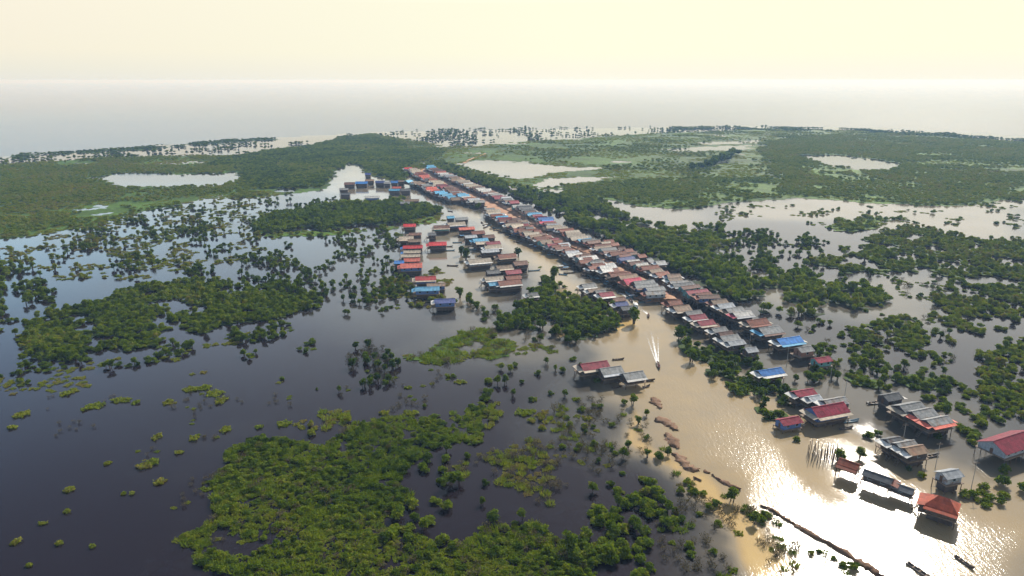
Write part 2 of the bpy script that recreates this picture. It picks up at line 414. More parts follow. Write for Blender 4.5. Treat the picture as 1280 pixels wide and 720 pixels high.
def build_water():
    rs = [3.0]
    while rs[-1] < 32000: rs.append(rs[-1] * 1.022 + .6 if rs[-1] < 2500 else rs[-1] * 1.15)
    rs = np.array(rs); A = 420
    fine = np.linspace(-52, 52, 300); coarse = np.linspace(52, 308, 62)[1:-1]
    ang = np.radians(np.concatenate([fine, coarse])); A = len(ang)
    X = rs[:, None] * np.sin(ang)[None]; Y = rs[:, None] * np.cos(ang)[None]
    x = X.ravel(); y = Y.ravel()
    wx = x + (fbm(x, y, 40, 5) - .5) * 36; wy = y + (fbm(x, y, 40, 9) - .5) * 36
    mud = np.zeros(len(x)) + .03; rip = np.zeros(len(x)) + .10
    front = (y > 60) & (y < 3000) & (np.abs(x) < 3000)
    fx, fy = wx[front], wy[front]
    m = mud[front]; r = rip[front]
    ppx, ppy, _ = project(x[front], y[front]); shore = np.interp(ppx, [-400, 0, 330, 460, 900, 1100, 1280, 1700], [205, 196, 173, 166, 158, 160, 171, 190])
    r = np.where(ppy < shore, 1.0, r)
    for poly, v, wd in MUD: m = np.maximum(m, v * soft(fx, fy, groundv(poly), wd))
    for poly, v, wd in RIP: r = np.maximum(r, v * soft(fx, fy, groundv(poly), wd))
    streak = np.clip((fbm(x[front] * .6 + y[front] * .25, y[front] * .9, 34, 71) - .50) * 5, 0, 1)      # wind lanes on the open flood
    r = np.maximum(r, .05 + .34 * streak * (ppy > shore))
    mud[front] = m; rip[front] = r; dd = np.hypot(x, y); lk = np.interp(np.log(dd), np.log([1300, 2200, 4500, 12000]), [1.0, .9, .5, .22]); rip = np.where((dd > 2200) | ((rip > .99) & (dd > 900)), lk, rip)
    idx = np.arange(len(rs) * A).reshape(len(rs), A)
    faces = []
    nr = len(rs)
    a = idx[:-1]; b = idx[1:]
    q = np.stack([a, b, np.roll(b, -1, 1), np.roll(a, -1, 1)], -1).reshape(-1, 4)[:, ::-1]
    me = bpy.data.meshes.new('flood_water'); nv = len(x)
    co_ = np.stack([x, y, np.zeros(nv)], 1)
    co_ = np.vstack([co_, [[0, 0, 0]]])
    me.vertices.add(nv + 1); me.vertices.foreach_set('co', co_.astype(np.float32).ravel())
    tri = np.stack([np.roll(idx[0], -1), idx[0], np.full(A, nv)], -1)[:, ::-1]
    tri = tri[:, ::-1]
    loops = np.concatenate([q.ravel(), tri.ravel()])
    me.loops.add(len(loops)); me.loops.foreach_set('vertex_index', loops.astype(np.int32))
    st = np.concatenate([np.arange(len(q)) * 4, len(q) * 4 + np.arange(len(tri)) * 3])
    tt = np.concatenate([np.full(len(q), 4), np.full(len(tri), 3)])
    me.polygons.add(len(st)); me.polygons.foreach_set('loop_start', st.astype(np.int32)); me.polygons.foreach_set('loop_total', tt.astype(np.int32))
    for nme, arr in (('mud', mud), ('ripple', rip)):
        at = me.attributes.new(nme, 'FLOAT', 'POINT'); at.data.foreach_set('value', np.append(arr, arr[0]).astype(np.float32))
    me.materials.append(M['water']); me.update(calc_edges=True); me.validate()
    if me.polygons[0].normal.z < 0: me.flip_normals()
    return tag(link('water', me), kind='structure')
build_water()

# ------------------------------------------------------------------ dirt road and mud bank
def strip(name, pts, width, z, mat, kind='structure', rough=.6, h=0.0, seg=4.0):
    P = groundv(pts); out = []
    for i in range(len(P) - 1):
        n = max(1, int(np.hypot(*(P[i + 1] - P[i])) / seg))
        for k in range(n): out.append((P[i] + (P[i + 1] - P[i]) * k / n, width[i] + (width[i + 1] - width[i]) * k / n))
    out.append((P[-1], width[-1])); v = []; f = []
    prof = [(-.5, -.2), (-.42, .25), (-.22, .85), (0, 1), (.22, .9), (.42, .3), (.5, -.2)] if h else [(-.5, 0), (-.2, 0), (.2, 0), (.5, 0)]
    K = len(prof)
    for i, (p, wd) in enumerate(out):
        a = out[max(0, i - 1)][0]; b = out[min(len(out) - 1, i + 1)][0]; d = (b - a) / (np.hypot(*(b - a)) + 1e-6); nrm = np.array([-d[1], d[0]])
        for s_, hh in prof:
            q = p + nrm * s_ * wd * (1 + rough * (random.random() - .5))
            v.append((q[0] + (random.gauss(0, .24) if h else 0), q[1] + (random.gauss(0, .24) if h else 0), z + h * hh * (.35 + 1.1 * float(vnoise(q[0] * .7, q[1] * .7, 5))) * random.uniform(.7, 1.2) if h else z + random.uniform(-.02, .02)))
    for i in range(len(out) - 1):
        for k in range(K - 1): f.append((i * K + k, i * K + k + 1, (i + 1) * K + k + 1, (i + 1) * K + k))
    me = mesh_from(name, v, f, [mat], smooth=True)
    if sum(p.normal.z for p in me.polygons) < 0: me.flip_normals()
    return tag(link(name, me), kind=kind)
ROADPX = [(838,377),(800,352),(770,337),(745,321),(725,311),(700,298),(680,286),(660,275),(640,263),(620,252),(600,241),(575,230),(555,221),(535,211)]
strip('village_ground', ROADPX, [30]*6+[32]*8, .35, M['road'], rough=.25)
strip('dirt_road', ROADPX, [8.0]*6+[9.0]*8, 1.15, M['road'], rough=.2, h=.6)
for pts, wd in [([(817,497),(820,503),(826,511)], [1.6,3.6,1.2]), ([(822,522),(828,526),(838,531),(843,538)], [2.0,4.2,4.0,1.5]),
                ([(833,542),(838,548),(843,556),(848,561)], [1.8,3.6,3.2,1.2]),
                ([(842,567),(850,574),(858,583),(868,588),(874,588)], [1.2,3.6,3.2,2.0,.8]), ([(880,589),(887,592)], [1.6,1.2]),
                ([(891,595),(905,603),(917,609),(926,613)], [.6,2.0,1.5,.5]), ([(868,598),(876,601)], [1.4,.9]),
                ([(950,632),(962,636),(978,647),(990,654),(1003,662),(1018,671),(1030,677),(1042,684),(1058,692),(1066,698),(1082,707),(1104,722),(1130,740)], [.5,1.5,1.2,.9,1.9,1.2,.8,1.6,2.2,1.0,2.3,1.8,2])]:
    strip('mud_bank', pts, wd, .02, M['bank'], h=.55, seg=.7, rough=1.3)
strip('dirt_track', [(580,204),(588,199),(603,194),(607,192)], [5,4,4,3], .3, M['road'], rough=.3)

# ------------------------------------------------------------------ plant shapes
def rdir(n, up=0.0):
    v = RNG.normal(size=(n, 3)); v /= np.linalg.norm(v, axis=1)[:, None]
    if up: v[:, 2] = np.where(v[:, 2] < -up, -v[:, 2], v[:, 2])
    return v

def leaf_quads(c, nrm, size):
    """one bent leaf-clump quad per centre"""
    n = len(c); t = RNG.normal(size=(n, 3)); u = np.cross(nrm, t); u /= np.linalg.norm(u, axis=1)[:, None] + 1e-9
    w_ = np.cross(nrm, u); s = (size * RNG.uniform(.6, 1.35, n))[:, None]; a = RNG.uniform(.55, 1.0, n)[:, None]
    dr = nrm * s * .25
    return np.stack([c - u * s - dr, c - w_ * s * a + dr, c + u * s - dr, c + w_ * s * a * .9 + dr], 1)

def crown(lobes, per, leaf):
    """lobes: (x,y,z,r,flat) -> quads + face tints"""
    Q = []; T = []
    for (x, y, z, r, fl) in lobes:
        n = int(per * (r ** 1.6)); d = rdir(n, .35)
        rr = r * RNG.uniform(.55, 1.22, n)[:, None]
        c = np.array([x, y, z]) + d * rr * np.array([1, 1, fl])
        nn = d + RNG.normal(size=(n, 3)) * .85; nn /= np.linalg.norm(nn, axis=1)[:, None]
        Q.append(leaf_quads(c, nn, leaf)); T.append(np.clip(RNG.normal(.5, .22, n) + RNG.normal(0, .18), 0, 1))
    return np.concatenate(Q), np.concatenate(T)

def core_quads(lobes, k=.74):
    """inner opaque mass of each lobe as quads (a rounded cube)"""
    out = []
    g_ = np.linspace(-1, 1, 4)
    for (x, y, z, r, fl) in lobes:
        for ax in range(3):
            for sg in (-1, 1):
                for i in range(3):
                    for j in range(3):
                        q = []
                        for (a, b) in ((i, j), (i + 1, j), (i + 1, j + 1), (i, j + 1)):
                            p = np.zeros(3); p[ax] = sg; p[(ax + 1) % 3] = g_[a] * sg; p[(ax + 2) % 3] = g_[b]
                            p = p / np.linalg.norm(p) * r * k * np.array([1, 1, fl]); q.append(p + [x, y, z])
                        out.append(q)
    return np.array(out)

def lobes_for(kind, rnd):
    L = []
    if kind == 'bush':      # unit radius, ~1 high dome on the water
        n = rnd.randint(5, 8)
        for i in range(n):
            a = rnd.uniform(0, 6.28); d = rnd.uniform(.15, .68); r = rnd.uniform(.3, .55)
            L.append((d * 1.15 * math.cos(a), d * 1.15 * math.sin(a), rnd.uniform(.15, .75) * (1.15 - d * .6), r * rnd.uniform(.6, 1.1), rnd.uniform(.6, 1.1)))
        L.append((0, 0, .45, .55, .9))
    elif kind == 'tree':    # unit crown radius, crown bottom at ~z 1.0, top ~z 2.8
        n = rnd.randint(6, 9)
        for i in range(n):
            a = rnd.uniform(0, 6.28); d = rnd.uniform(.1, .62); r = rnd.uniform(.34, .56)
            L.append((d * math.cos(a), d * math.sin(a), rnd.uniform(.72, 1.9), r, rnd.uniform(.7, .95)))
        L.append((0, 0, 1.35, .66, 1.1))
    elif kind == 'canopy':
        n = rnd.randint(4, 6)
        for i in range(n):
            a = rnd.uniform(0, 6.28); d = rnd.uniform(.1, .6); r = rnd.uniform(.36, .6)
            L.append((d * math.cos(a), d * math.sin(a), rnd.uniform(.55, 1.05), r, rnd.uniform(.6, .9)))
        L.append((0, 0, .75, .62, .85))
    return L

def trunk_mb(rnd, multi):
    mb = MB()
    for k in range(multi):
        a = rnd.uniform(0, 6.28); d = rnd.uniform(.0, .22) if multi > 1 else 0
        bx, by = d * math.cos(a), d * math.sin(a); tx, ty = bx * 2.6 + rnd.uniform(-.15, .15), by * 2.6 + rnd.uniform(-.15, .15)
        mb.tube([(bx, by, -.3), ((bx + tx) / 2 + rnd.uniform(-.06, .06), (by + ty) / 2, .75), (tx, ty, 1.7)], [.10, .075, .04], 5)
        for q in range(2):
            b = rnd.uniform(0, 6.28)
            mb.tube([((bx + tx) / 2, (by + ty) / 2, .9 + q * .3), (tx + .4 * math.cos(b), ty + .4 * math.sin(b), 1.6 + q * .3)], [.05, .02], 4)
    return mb

PROTO = bpy.data.collections.new('plant_library')      # never linked to the scene: read by the scatter nodes
BUSH = []; TREECROWN = []; TREETRUNK = []; LIB = {}
def lib(name, me):
    o = bpy.data.objects.new(name, me); c = bpy.data.collections.new('lib_' + name); return o
def libcol(name, meshes):
    c = bpy.data.collections.new(name)
    for i, me in enumerate(meshes):
        o = bpy.data.objects.new('%s_%02d' % (name, i), me); c.objects.link(o)
    LIB[name] = (c, len(meshes))
rnd = random.Random(3)
def joined(name, parts):
    """quads meshes with different materials joined: list of (V, mat, tint)"""
    V = np.concatenate([p[0] for p in parts]); T = np.concatenate([p[2] for p in parts])
    me = quadmesh(name, V, [p[1] for p in parts], T)
    mi = np.concatenate([np.full(len(p[0]), i) for i, p in enumerate(parts)])
    me.polygons.foreach_set('material_index', mi.astype(np.int32)); return me
def tube_quads(mb):
    v = np.array(mb.v); return np.array([[v[i] for i in (f if len(f) == 4 else (f[0], f[1], f[2], f[2]))] for f in mb.f if len(f) == 4])
for i in range(7):
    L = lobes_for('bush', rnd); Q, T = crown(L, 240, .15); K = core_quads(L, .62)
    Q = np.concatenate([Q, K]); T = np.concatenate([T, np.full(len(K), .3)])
    Q[:, :, 2] = np.maximum(Q[:, :, 2], -.05)
    BUSH.append(quadmesh('bush', Q, [M['leaf']], T))
for i in range(7):
    L = lobes_for('tree', rnd); Q, T = crown(L, 230, .155); K = core_quads(L, .58)
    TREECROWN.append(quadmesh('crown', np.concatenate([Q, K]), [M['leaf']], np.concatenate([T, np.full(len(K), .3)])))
    TREETRUNK.append(trunk_mb(rnd, rnd.choice([1, 2, 3, 4])).mesh('trunk', M['bark']))
libcol('bush', BUSH)
TJ = []
for i in range(6):
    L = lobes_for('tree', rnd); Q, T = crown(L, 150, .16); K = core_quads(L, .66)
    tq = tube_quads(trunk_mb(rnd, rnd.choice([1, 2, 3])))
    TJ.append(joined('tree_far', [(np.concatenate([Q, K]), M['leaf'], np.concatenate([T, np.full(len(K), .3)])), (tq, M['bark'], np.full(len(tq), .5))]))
libcol('tree', TJ)
CJ = []
for i in range(6):
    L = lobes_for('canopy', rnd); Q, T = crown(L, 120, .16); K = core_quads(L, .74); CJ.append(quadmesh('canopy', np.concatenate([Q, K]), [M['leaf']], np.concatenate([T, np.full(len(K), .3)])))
libcol('canopy', CJ)
MT = []
for i in range(5):      # floating mat: low leaves over a disc, ragged edge
    n = 150; a = RNG.uniform(0, 6.283, n); rr = np.sqrt(RNG.uniform(0, 1, n)) * (.75 + .25 * np.sin(a * rnd.randint(2, 4) + rnd.random() * 6))
    c = np.stack([rr * np.cos(a), rr * np.sin(a), RNG.uniform(.02, .16, n)], 1)
    nn = RNG.normal(size=(n, 3)) * .5 + [0, 0, 1]; nn /= np.linalg.norm(nn, axis=1)[:, None]
    MT.append(quadmesh('mat', leaf_quads(c, nn, .13), [M['leaf']], RNG.uniform(.2, .9, n)))
libcol('mat', MT)
DR = []
for i in range(4):      # thin half-drowned shrub: bare twigs and few leaves
    n = 60; d = rdir(n, .2); c = d * RNG.uniform(.4, 1, n)[:, None] * [1, 1, .8] + [0, 0, .35]; c[:, 2] = np.abs(c[:, 2])
    mb = MB()
    for k in range(9):
        a = rnd.uniform(0, 6.28); l = rnd.uniform(.5, 1.0); mb.tube([(0, 0, -.1), (l * .5 * math.cos(a), l * .5 * math.sin(a), .45), (l * math.cos(a), l * math.sin(a), rnd.uniform(.6, 1.2))], [.03, .02, .008], 3)
    v = np.array(mb.v); tq = np.array([[v[i] for i in f] for f in mb.f if len(f) == 4])
    DR.append(joined('drowned_shrub', [(leaf_quads(c, rdir(n), .10), M['leafdry'], RNG.uniform(.2, .9, n)), (tq, M['bark'], np.full(len(tq), .5))]))
libcol('dry', DR)

TF = []
for i in range(4):      # tuft of reedy grass: thin upright blades
    n = 90; a = RNG.uniform(0, 6.283, n); rr = np.sqrt(RNG.uniform(0, 1, n)); b0 = np.stack([rr * np.cos(a) * .85, rr * np.sin(a) * .85, np.zeros(n)], 1)
    lean = np.stack([np.cos(a) * .35 * rr, np.sin(a) * .35 * rr, RNG.uniform(.25, .75, n)], 1) + RNG.normal(0, .09, (n, 3)); u = RNG.normal(size=(n, 3)); u[:, 2] = 0; u /= np.linalg.norm(u, axis=1)[:, None]; u *= RNG.uniform(.05, .11, n)[:, None]
    TF.append(quadmesh('tuft', np.stack([b0 - u, b0 + u, b0 + lean + u * .4, b0 + lean - u * .4], 1), [M['leaf']], RNG.uniform(.2, .9, n)))
libcol('tuft', TF)

def scatter_nodes(col):
    ng = bpy.data.node_groups.new('scatter_' + col.name, 'GeometryNodeTree')
    ng.interface.new_socket('Geometry', in_out='INPUT', socket_type='NodeSocketGeometry'); ng.interface.new_socket('Geometry', in_out='OUTPUT', socket_type='NodeSocketGeometry')
    gi = ng.nodes.new('NodeGroupInput'); go = ng.nodes.new('NodeGroupOutput')
    ip = ng.nodes.new('GeometryNodeInstanceOnPoints'); ci = ng.nodes.new('GeometryNodeCollectionInfo')
    ci.inputs['Collection'].default_value = col; ci.inputs['Separate Children'].default_value = True; ci.inputs['Reset Children'].default_value = True
    def attr(nme, typ):
        n = ng.nodes.new('GeometryNodeInputNamedAttribute'); n.data_type = typ; n.inputs['Name'].default_value = nme; return n.outputs['Attribute']
    ng.links.new(gi.outputs[0], ip.inputs['Points']); ng.links.new(ci.outputs[0], ip.inputs['Instance'])
    ip.inputs['Pick Instance'].default_value = True
    ng.links.new(attr('pick', 'INT'), ip.inputs['Instance Index']); ng.links.new(attr('size', 'FLOAT_VECTOR'), ip.inputs['Scale'])
    er = ng.nodes.new('FunctionNodeEulerToRotation'); ng.links.new(attr('turn', 'FLOAT_VECTOR'), er.inputs[0]); ng.links.new(er.outputs[0], ip.inputs['Rotation'])
    ng.links.new(ip.outputs[0], go.inputs[0]); return ng
NG = {}
def scatter(name, kind, P):
    """P: array rows x,y,z,sx,sz,rot,tint -> one object of kind stuff"""
    if len(P) == 0: return
    P = np.asarray(P); n = len(P); me = bpy.data.meshes.new(name)
    me.vertices.add(n); me.vertices.foreach_set('co', np.ascontiguousarray(P[:, :3], dtype=np.float32).ravel())
    def at(nme, t, key, arr): a = me.attributes.new(nme, t, 'POINT'); a.data.foreach_set(key, np.ascontiguousarray(arr).ravel())
    at('size', 'FLOAT_VECTOR', 'vector', np.stack([P[:, 3], P[:, 3], P[:, 4]], 1).astype(np.float32))
    at('turn', 'FLOAT_VECTOR', 'vector', np.stack([P[:, 5] * 0, P[:, 5] * 0, P[:, 5]], 1).astype(np.float32))
    at('pick', 'INT', 'value', RNG.integers(0, LIB[kind][1], n).astype(np.int32)); at('tint', 'FLOAT', 'value', P[:, 6].astype(np.float32))
    if kind not in NG: NG[kind] = scatter_nodes(LIB[kind][0])
    o = link(name, me); md = o.modifiers.new('scatter', 'NODES'); md.node_group = NG[kind]
    return tag(o, kind='stuff')
# ------------------------------------------------------------------ stilt houses
POST = None
def unit_post():
    global POST
    if POST is None:
        mb = MB(); mb.tube([(0, 0, -.6), (0, 0, 1)], [.5, .42], 5); POST = mb.mesh('stilt', M['pole'])
    return POST
HOUSES = []     # (x, y, radius) kept clear of plants
ORD = ['first', 'second', 'third', 'fourth', 'fifth', 'sixth', 'seventh', 'eighth', 'ninth', 'tenth'] + ['%dth' % k for k in range(11, 20)] + \
      ['20th', '21st', '22nd', '23rd'] + ['%dth' % k for k in range(24, 31)] + ['31st', '32nd', '33rd'] + ['%dth' % k for k in range(34, 41)] + \
      ['41st', '42nd', '43rd'] + ['%dth' % k for k in range(44, 51)] + ['51st', '52nd', '53rd'] + ['%dth' % k for k in range(54, 61)] + ['61st', '62nd', '63rd'] + ['%dth' % k for k in range(64, 71)] + ['71st', '72nd', '73rd'] + ['%dth' % k for k in range(74, 100)]
COLWORD = dict(rust='rusty brown', brown='dull brown', crimson='dark crimson', red='bright red', coral='coral red', orange='orange red', pink='pinkish red', grey='grey',
               darkgrey='dark grey', silver='pale silver', tan='tan', cream='cream', white='white', blue='bright blue', sky='sky blue', navy='deep blue')

def gable(L, D, z0, rise, ov, t=.07):
    mb = MB(); h = D / 2 + ov; ze = z0 - rise * ov / (D / 2); x0, x1 = -L / 2 - ov, L / 2 + ov
    mb.slab((x0, -h, ze), (x1, -h, ze), (x1, .02, z0 + rise), (x0, .02, z0 + rise), t)
    mb.slab((x0, -.02, z0 + rise), (x1, -.02, z0 + rise), (x1, h, ze), (x0, h, ze), t)
    mb.box(x0, x1, -.16, .16, z0 + rise - .015, z0 + rise + .06)
    return mb, h, ze

def house(c, rz, L, D, roof='rust', awn=None, wall='w_dark', zd=2.4, hw=2.2, rise=None, near=True, left=True, right=False, lower=True, det=2, label=None, group=None, end=None, front_roof=None, name='stilt_house', hip=False):
    e = empty(name, (c[0], c[1], 0), rz); tag(e, label, 'house', group)
    z0 = zd + hw; rise = rise or D * .24; ov = .5
    if hip:
        h = D / 2 + ov; ze = z0 - .25; x0, x1 = -L / 2 - ov, L / 2 + ov; rx = max(.3, L / 2 - D * .38); zt = z0 + rise
        v = [(x0, -h, ze), (x1, -h, ze), (x1, h, ze), (x0, h, ze), (-rx, 0, zt), (rx, 0, zt)]
        mb = MB(); mb.add(v, [(0, 1, 5, 4), (1, 2, 5), (2, 3, 4, 5), (3, 0, 4), (3, 2, 1, 0)])
    else: mb, h, ze = gable(L, D, z0, rise, ov)
    mb.build('roof', M['r_' + roof], e)
    wm = MB(); y = D / 2
    wm.add([(-L / 2, -y, zd), (-L / 2, y, zd), (-L / 2, y, z0), (-L / 2, 0, z0 + (0 if hip else rise - .08)), (-L / 2, -y, z0),
            (L / 2, -y, zd), (L / 2, y, zd), (L / 2, y, z0), (L / 2, 0, z0 + (0 if hip else rise - .08)), (L / 2, -y, z0)],
           [(0, 4, 3, 2, 1), (5, 6, 7, 8, 9), (0, 5, 9, 4), (1, 2, 7, 6)])
    wm.build('wall', M[wall], e)
    pw = 1.6 if left else .5
    mb = MB(); mb.box(-L / 2 - pw, L / 2 + .4, -y - .7, y + .5, zd - .22, zd - .01); mb.build('deck', M['deck'], e)
    if awn and near:
        mb = MB(); mb.slab((-L / 2 - .5, -h - 1.25, ze - .42), (L / 2 + .5, -h - 1.25, ze - .42), (L / 2 + .5, -h + .3, ze - .02), (-L / 2 - .5, -h + .3, ze - .02), .05)
        mb.build('awning', M['r_' + awn], e)
    if left and (end or awn):
        mb = MB(); xo = -L / 2 - ov; mb.slab((xo - 1.7, -h - .15, ze - .35), (xo + .25, -h - .15, ze + .12), (xo + .25, h, ze + .12), (xo - 1.7, h, ze - .35), .05)
        mb.build('porch_roof', M['r_' + (end or awn)], e)
    if right and (end or awn):
        mb = MB(); xo = L / 2 + ov; mb.slab((xo - .25, -h, ze + .12), (xo + 1.7, -h, ze - .35), (xo + 1.7, h, ze - .35), (xo - .25, h, ze + .12), .05)
        mb.build('porch_roof', M['r_' + (end or awn)], e)
    if lower and zd > 1.6:
        mb = MB(); mb.box(-L / 2 + .4, L / 2 - .3, -y + .45, y - .4, .25, zd - .23); mb.build('lower_wall', M['w_dark'], e)
    if det >= 1:
        nx = max(2, int(L / (2.6 if det >= 2 else 5)) + 1)
        for i in range(nx):
            for sy in (-1, 1):
                if det < 2 and sy > 0 and 0 < i < nx - 1: continue
                o = link('stilt', unit_post(), e, (-L / 2 - pw * .8 * (i == 0) + L * i / (nx - 1), sy * (y + .3), 0)); o.scale = (.26, .26, zd - .2)
        mb = MB(); mb.box(-L / 2 - .04, -L / 2 + .03, -.45, .45, zd + .02, zd + min(1.9, hw * .82)); mb.build('door', M['door'], e)
    if det >= 2:
        n = max(1, int(L / 3.2))
        for i in range(n):
            x = -L / 2 + L * (i + .5) / n
            mb = MB(); mb.box(x - .5, x + .5, -y - .035, -y + .03, zd + .33 * hw, zd + .72 * hw); wdw = mb.build('window', M['window'], e)
            mb = MB(); mb.box(x - .58, x + .58, -y - .07, -y - .038, zd + .33 * hw - .09, zd + .33 * hw - .005); mb.box(x - .58, x - .505, -y - .07, -y - .038, zd + .33 * hw, zd + .72 * hw)
            mb.build('shutter', M['shutter'], wdw)
        mb = MB(); mb.box(-L / 2 - pw, -L / 2 - pw + .07, -y - .65, y + .45, zd + .75, zd + .83)
        for k in range(5): yy = -y - .62 + k * (D + 1.05) / 4; mb.box(-L / 2 - pw, -L / 2 - pw + .06, yy - .03, yy + .03, zd, zd + .745)
        if left: mb.build('railing', M['wood'], e)
        # stair down to the water
        mb = MB()
        for k in range(5): mb.box(-L / 2 - pw - .1 - .3 * k - .3, -L / 2 - pw - .1 - .3 * k, -.5, .5, zd - .35 - k * (zd / 5.2), zd - .28 - k * (zd / 5.2))
        for sy in (-.52, .46): mb.slab((-L / 2 - pw - 1.75, sy, .1), (-L / 2 - pw - .05, sy, zd - .1), (-L / 2 - pw - .05, sy + .06, zd - .1), (-L / 2 - pw - 1.75, sy + .06, .1), .12)
        if left: mb.build('stair', M['wood'], e)
    HOUSES.append((c[0], c[1], max(L, D) * .55 + .8))
    return e

def at_roof(px, py, z=5.2): return ground(px, py, z)
ROWRZ = math.atan2(.323, .946)
def pl_point(P, cum, s):
    i = min(max(int(np.searchsorted(cum, s)) - 1, 0), len(P) - 2); t = (s - cum[i]) / (cum[i + 1] - cum[i] + 1e-9)
    d = P[i + 1] - P[i]; return P[i] + d * t, d / (np.hypot(*d) + 1e-9)
LM = [  # roof colours read at places along the rows
 (820,362,'grey'),(808,356,'grey'),(797,351,'pink'),(785,349,'pink'),(782,346,'tan'),(772,342,'rust'),(764,339,'rust'),(757,336,'white'),(747,334,'rust'),(741,330,'rust'),(735,326,'rust'),(727,326,'silver'),(717,328,'cream'),(715,320,'white'),(708,315,'rust'),(703,311,'cream'),(700,308,'rust'),(690,309,'grey'),(685,303,'tan'),(680,296,'rust'),(663,300,'sky'),(662,296,'coral'),(660,292,'cream'),(655,287,'brown'),(650,285,'rust'),(642,283,'cream'),(636,282,'silver'),(633,281,'sky'),(640,276,'brown'),(634,271,'crimson'),(628,267,'sky'),(618,264,'cream'),(610,262,'grey'),(605,264,'white'),
 (870,371,'crimson'),(857,367,'white'),(848,353,'grey'),(835,350,'grey'),(840,347,'tan'),(812,344,'cream'),(803,339,'rust'),(800,333,'white'),(780,325,'navy'),(775,320,'rust'),(766,322,'silver'),(755,318,'brown'),(750,312,'tan'),(745,307,'rust'),(735,305,'white'),(726,300,'sky'),(720,296,'cream'),(712,293,'cream'),(707,288,'rust'),(700,286,'cream'),(695,283,'cream'),(680,278,'pink'),(683,273,'blue'),(672,274,'white'),(668,266,'sky'),(672,270,'crimson'),(660,267,'brown'),(655,264,'cream'),(649,258,'white'),(642,250,'crimson'),(627,248,'crimson'),(636,254,'tan'),(604,238,'white'),(592,239,'coral'),(580,238,'crimson'),(590,233,'cream'),(575,228,'cream'),(570,226,'tan'),(560,220,'silver'),(550,219,'coral'),(556,218,'white'),(545,215,'brown'),(534,211,'cream'),(537,207,'sky'),
 (512,209,'red'),(518,213,'cream'),(522,217,'rust'),(530,222,'coral'),(517,227,'tan'),(507,226,'sky'),(545,228,'cream'),(553,234,'crimson'),(540,238,'coral'),(553,242,'sky'),(560,247,'sky'),(571,246,'tan'),(577,245,'sky'),(535,230,'grey'),(525,229,'tan')]
BASE = ['rust', 'rust', 'rust', 'brown', 'brown', 'grey', 'darkgrey', 'tan', 'silver', 'rust', 'white', 'rust', 'crimson', 'darkgrey', 'brown', 'rust']
hr = random.Random(21)
def row(pts, spacing, Lr, Dr, phrase, group, awnp=.5, jit=1.2, side=0.0, start=0):
    P = np.array([at_roof(*p) for p in pts]); seg = np.hypot(*np.diff(P, axis=0).T); cum = np.concatenate([[0], np.cumsum(seg)])
    s = 0.0; k = start; cnt = {}
    while s < cum[-1]:
        p, d = pl_point(P, cum, s); D = hr.uniform(Dr[0] - 1.5, Dr[1] - .7)
        nrm = np.array([d[1], -d[0]]); p = p + nrm * (side + hr.gauss(0, 1.1 * jit)); rz = math.atan2(nrm[1], nrm[0]) + hr.gauss(0, .085)
        px, py, dep = project(p[0], p[1], 5.2); s_ = FPX / dep
        best = min(LM, key=lambda q: (q[0] - px) ** 2 + 2.2 * (q[1] - py) ** 2)
        roof = best[2] if math.hypot(best[0] - px, 1.5 * (best[1] - py)) < 5.5 else hr.choice(BASE)
        L = hr.uniform(Lr[0] - 2, Lr[1] - .3); awn = hr.choice(['white', 'rust', 'silver', 'tan', 'brown', 'grey', 'rust']) if hr.random() < awnp else None
        zd = hr.uniform(2.0, 3.0)
        lab = '%s roof house%s, %s from near end of %s' % (COLWORD[roof], ', %s awning' % COLWORD[awn] if awn else '', ORD[k], phrase)
        house(p, rz, L, D, roof, awn, hr.choice(['w_dark', 'w_dark', 'w_wood', 'w_blue', 'w_tin', 'w_brick', 'w_teal']), zd, hr.uniform(1.9, 2.4), D * hr.uniform(.2, .29), near=hr.random() < .6, left=True,
              right=hr.random() < .4, lower=hr.random() < .75, det=2 if s_ > 2.3 else (1 if s_ > 1.25 else 0), label=lab, group=group, end=hr.choice(['white', 'tan', 'rust', 'grey', 'silver', 'brown']) if hr.random() < .4 else None)
        k += 1; s += D + spacing + hr.uniform(-.9, .5)
G1, G2, G3 = 'houses in the riverside row', 'houses in the row behind the dirt road', 'houses crowding the far end of the village'
row([(822,364),(808,356),(795,350),(778,342),(762,335),(745,328),(728,320),(712,313)], 1.0, (9, 13), (5.6, 7.2), 'near riverside row', G1, side=-1)
row([(704,309),(690,302),(676,296),(662,289),(648,281),(636,274),(624,267),(612,261)], 1.0, (9, 12), (5.6, 7.2), 'middle riverside row', G1, side=-2)
row([(770,341),(752,333),(735,325),(717,316),(700,306),(685,298),(670,290),(655,281),(640,272)], 2.0, (5.5, 8), (5.5, 7), 'row along road', G1, awnp=.3, side=1.5)
row([(598,252),(585,247),(572,241),(560,235),(545,228),(532,221),(520,214),(511,209)], 1.2, (9, 12), (6, 7.5), 'far riverside row', G3)
row([(577,247),(565,243),(552,238),(540,232),(530,228),(517,226)], 1.5, (8, 11), (6, 7.5), 'far waterfront row', G3, side=-6)
row([(880,371),(868,364),(856,358),(842,351),(826,343),(808,336),(790,328),(772,320),(757,313),(742,306)], 1.0, (9, 12.5), (5.6, 7), 'near back row', G2, side=2.0)
row([(736,303),(722,297),(708,290),(694,283),(682,277),(670,270),(658,264),(646,257)], 1.0, (9.5, 13), (5.6, 7), 'middle back row', G2, side=2.0)
row([(640,253),(626,247),(612,241),(600,237),(588,232),(576,227),(564,222),(552,217),(541,211),(534,207)], 1.2, (10, 13), (6, 7.5), 'far back row', G2, side=2.0)
row([(800,330),(780,321),(760,312),(740,300)], 4.5, (5, 7), (5, 6), 'forest edge huts', G2, awnp=.6, side=11)

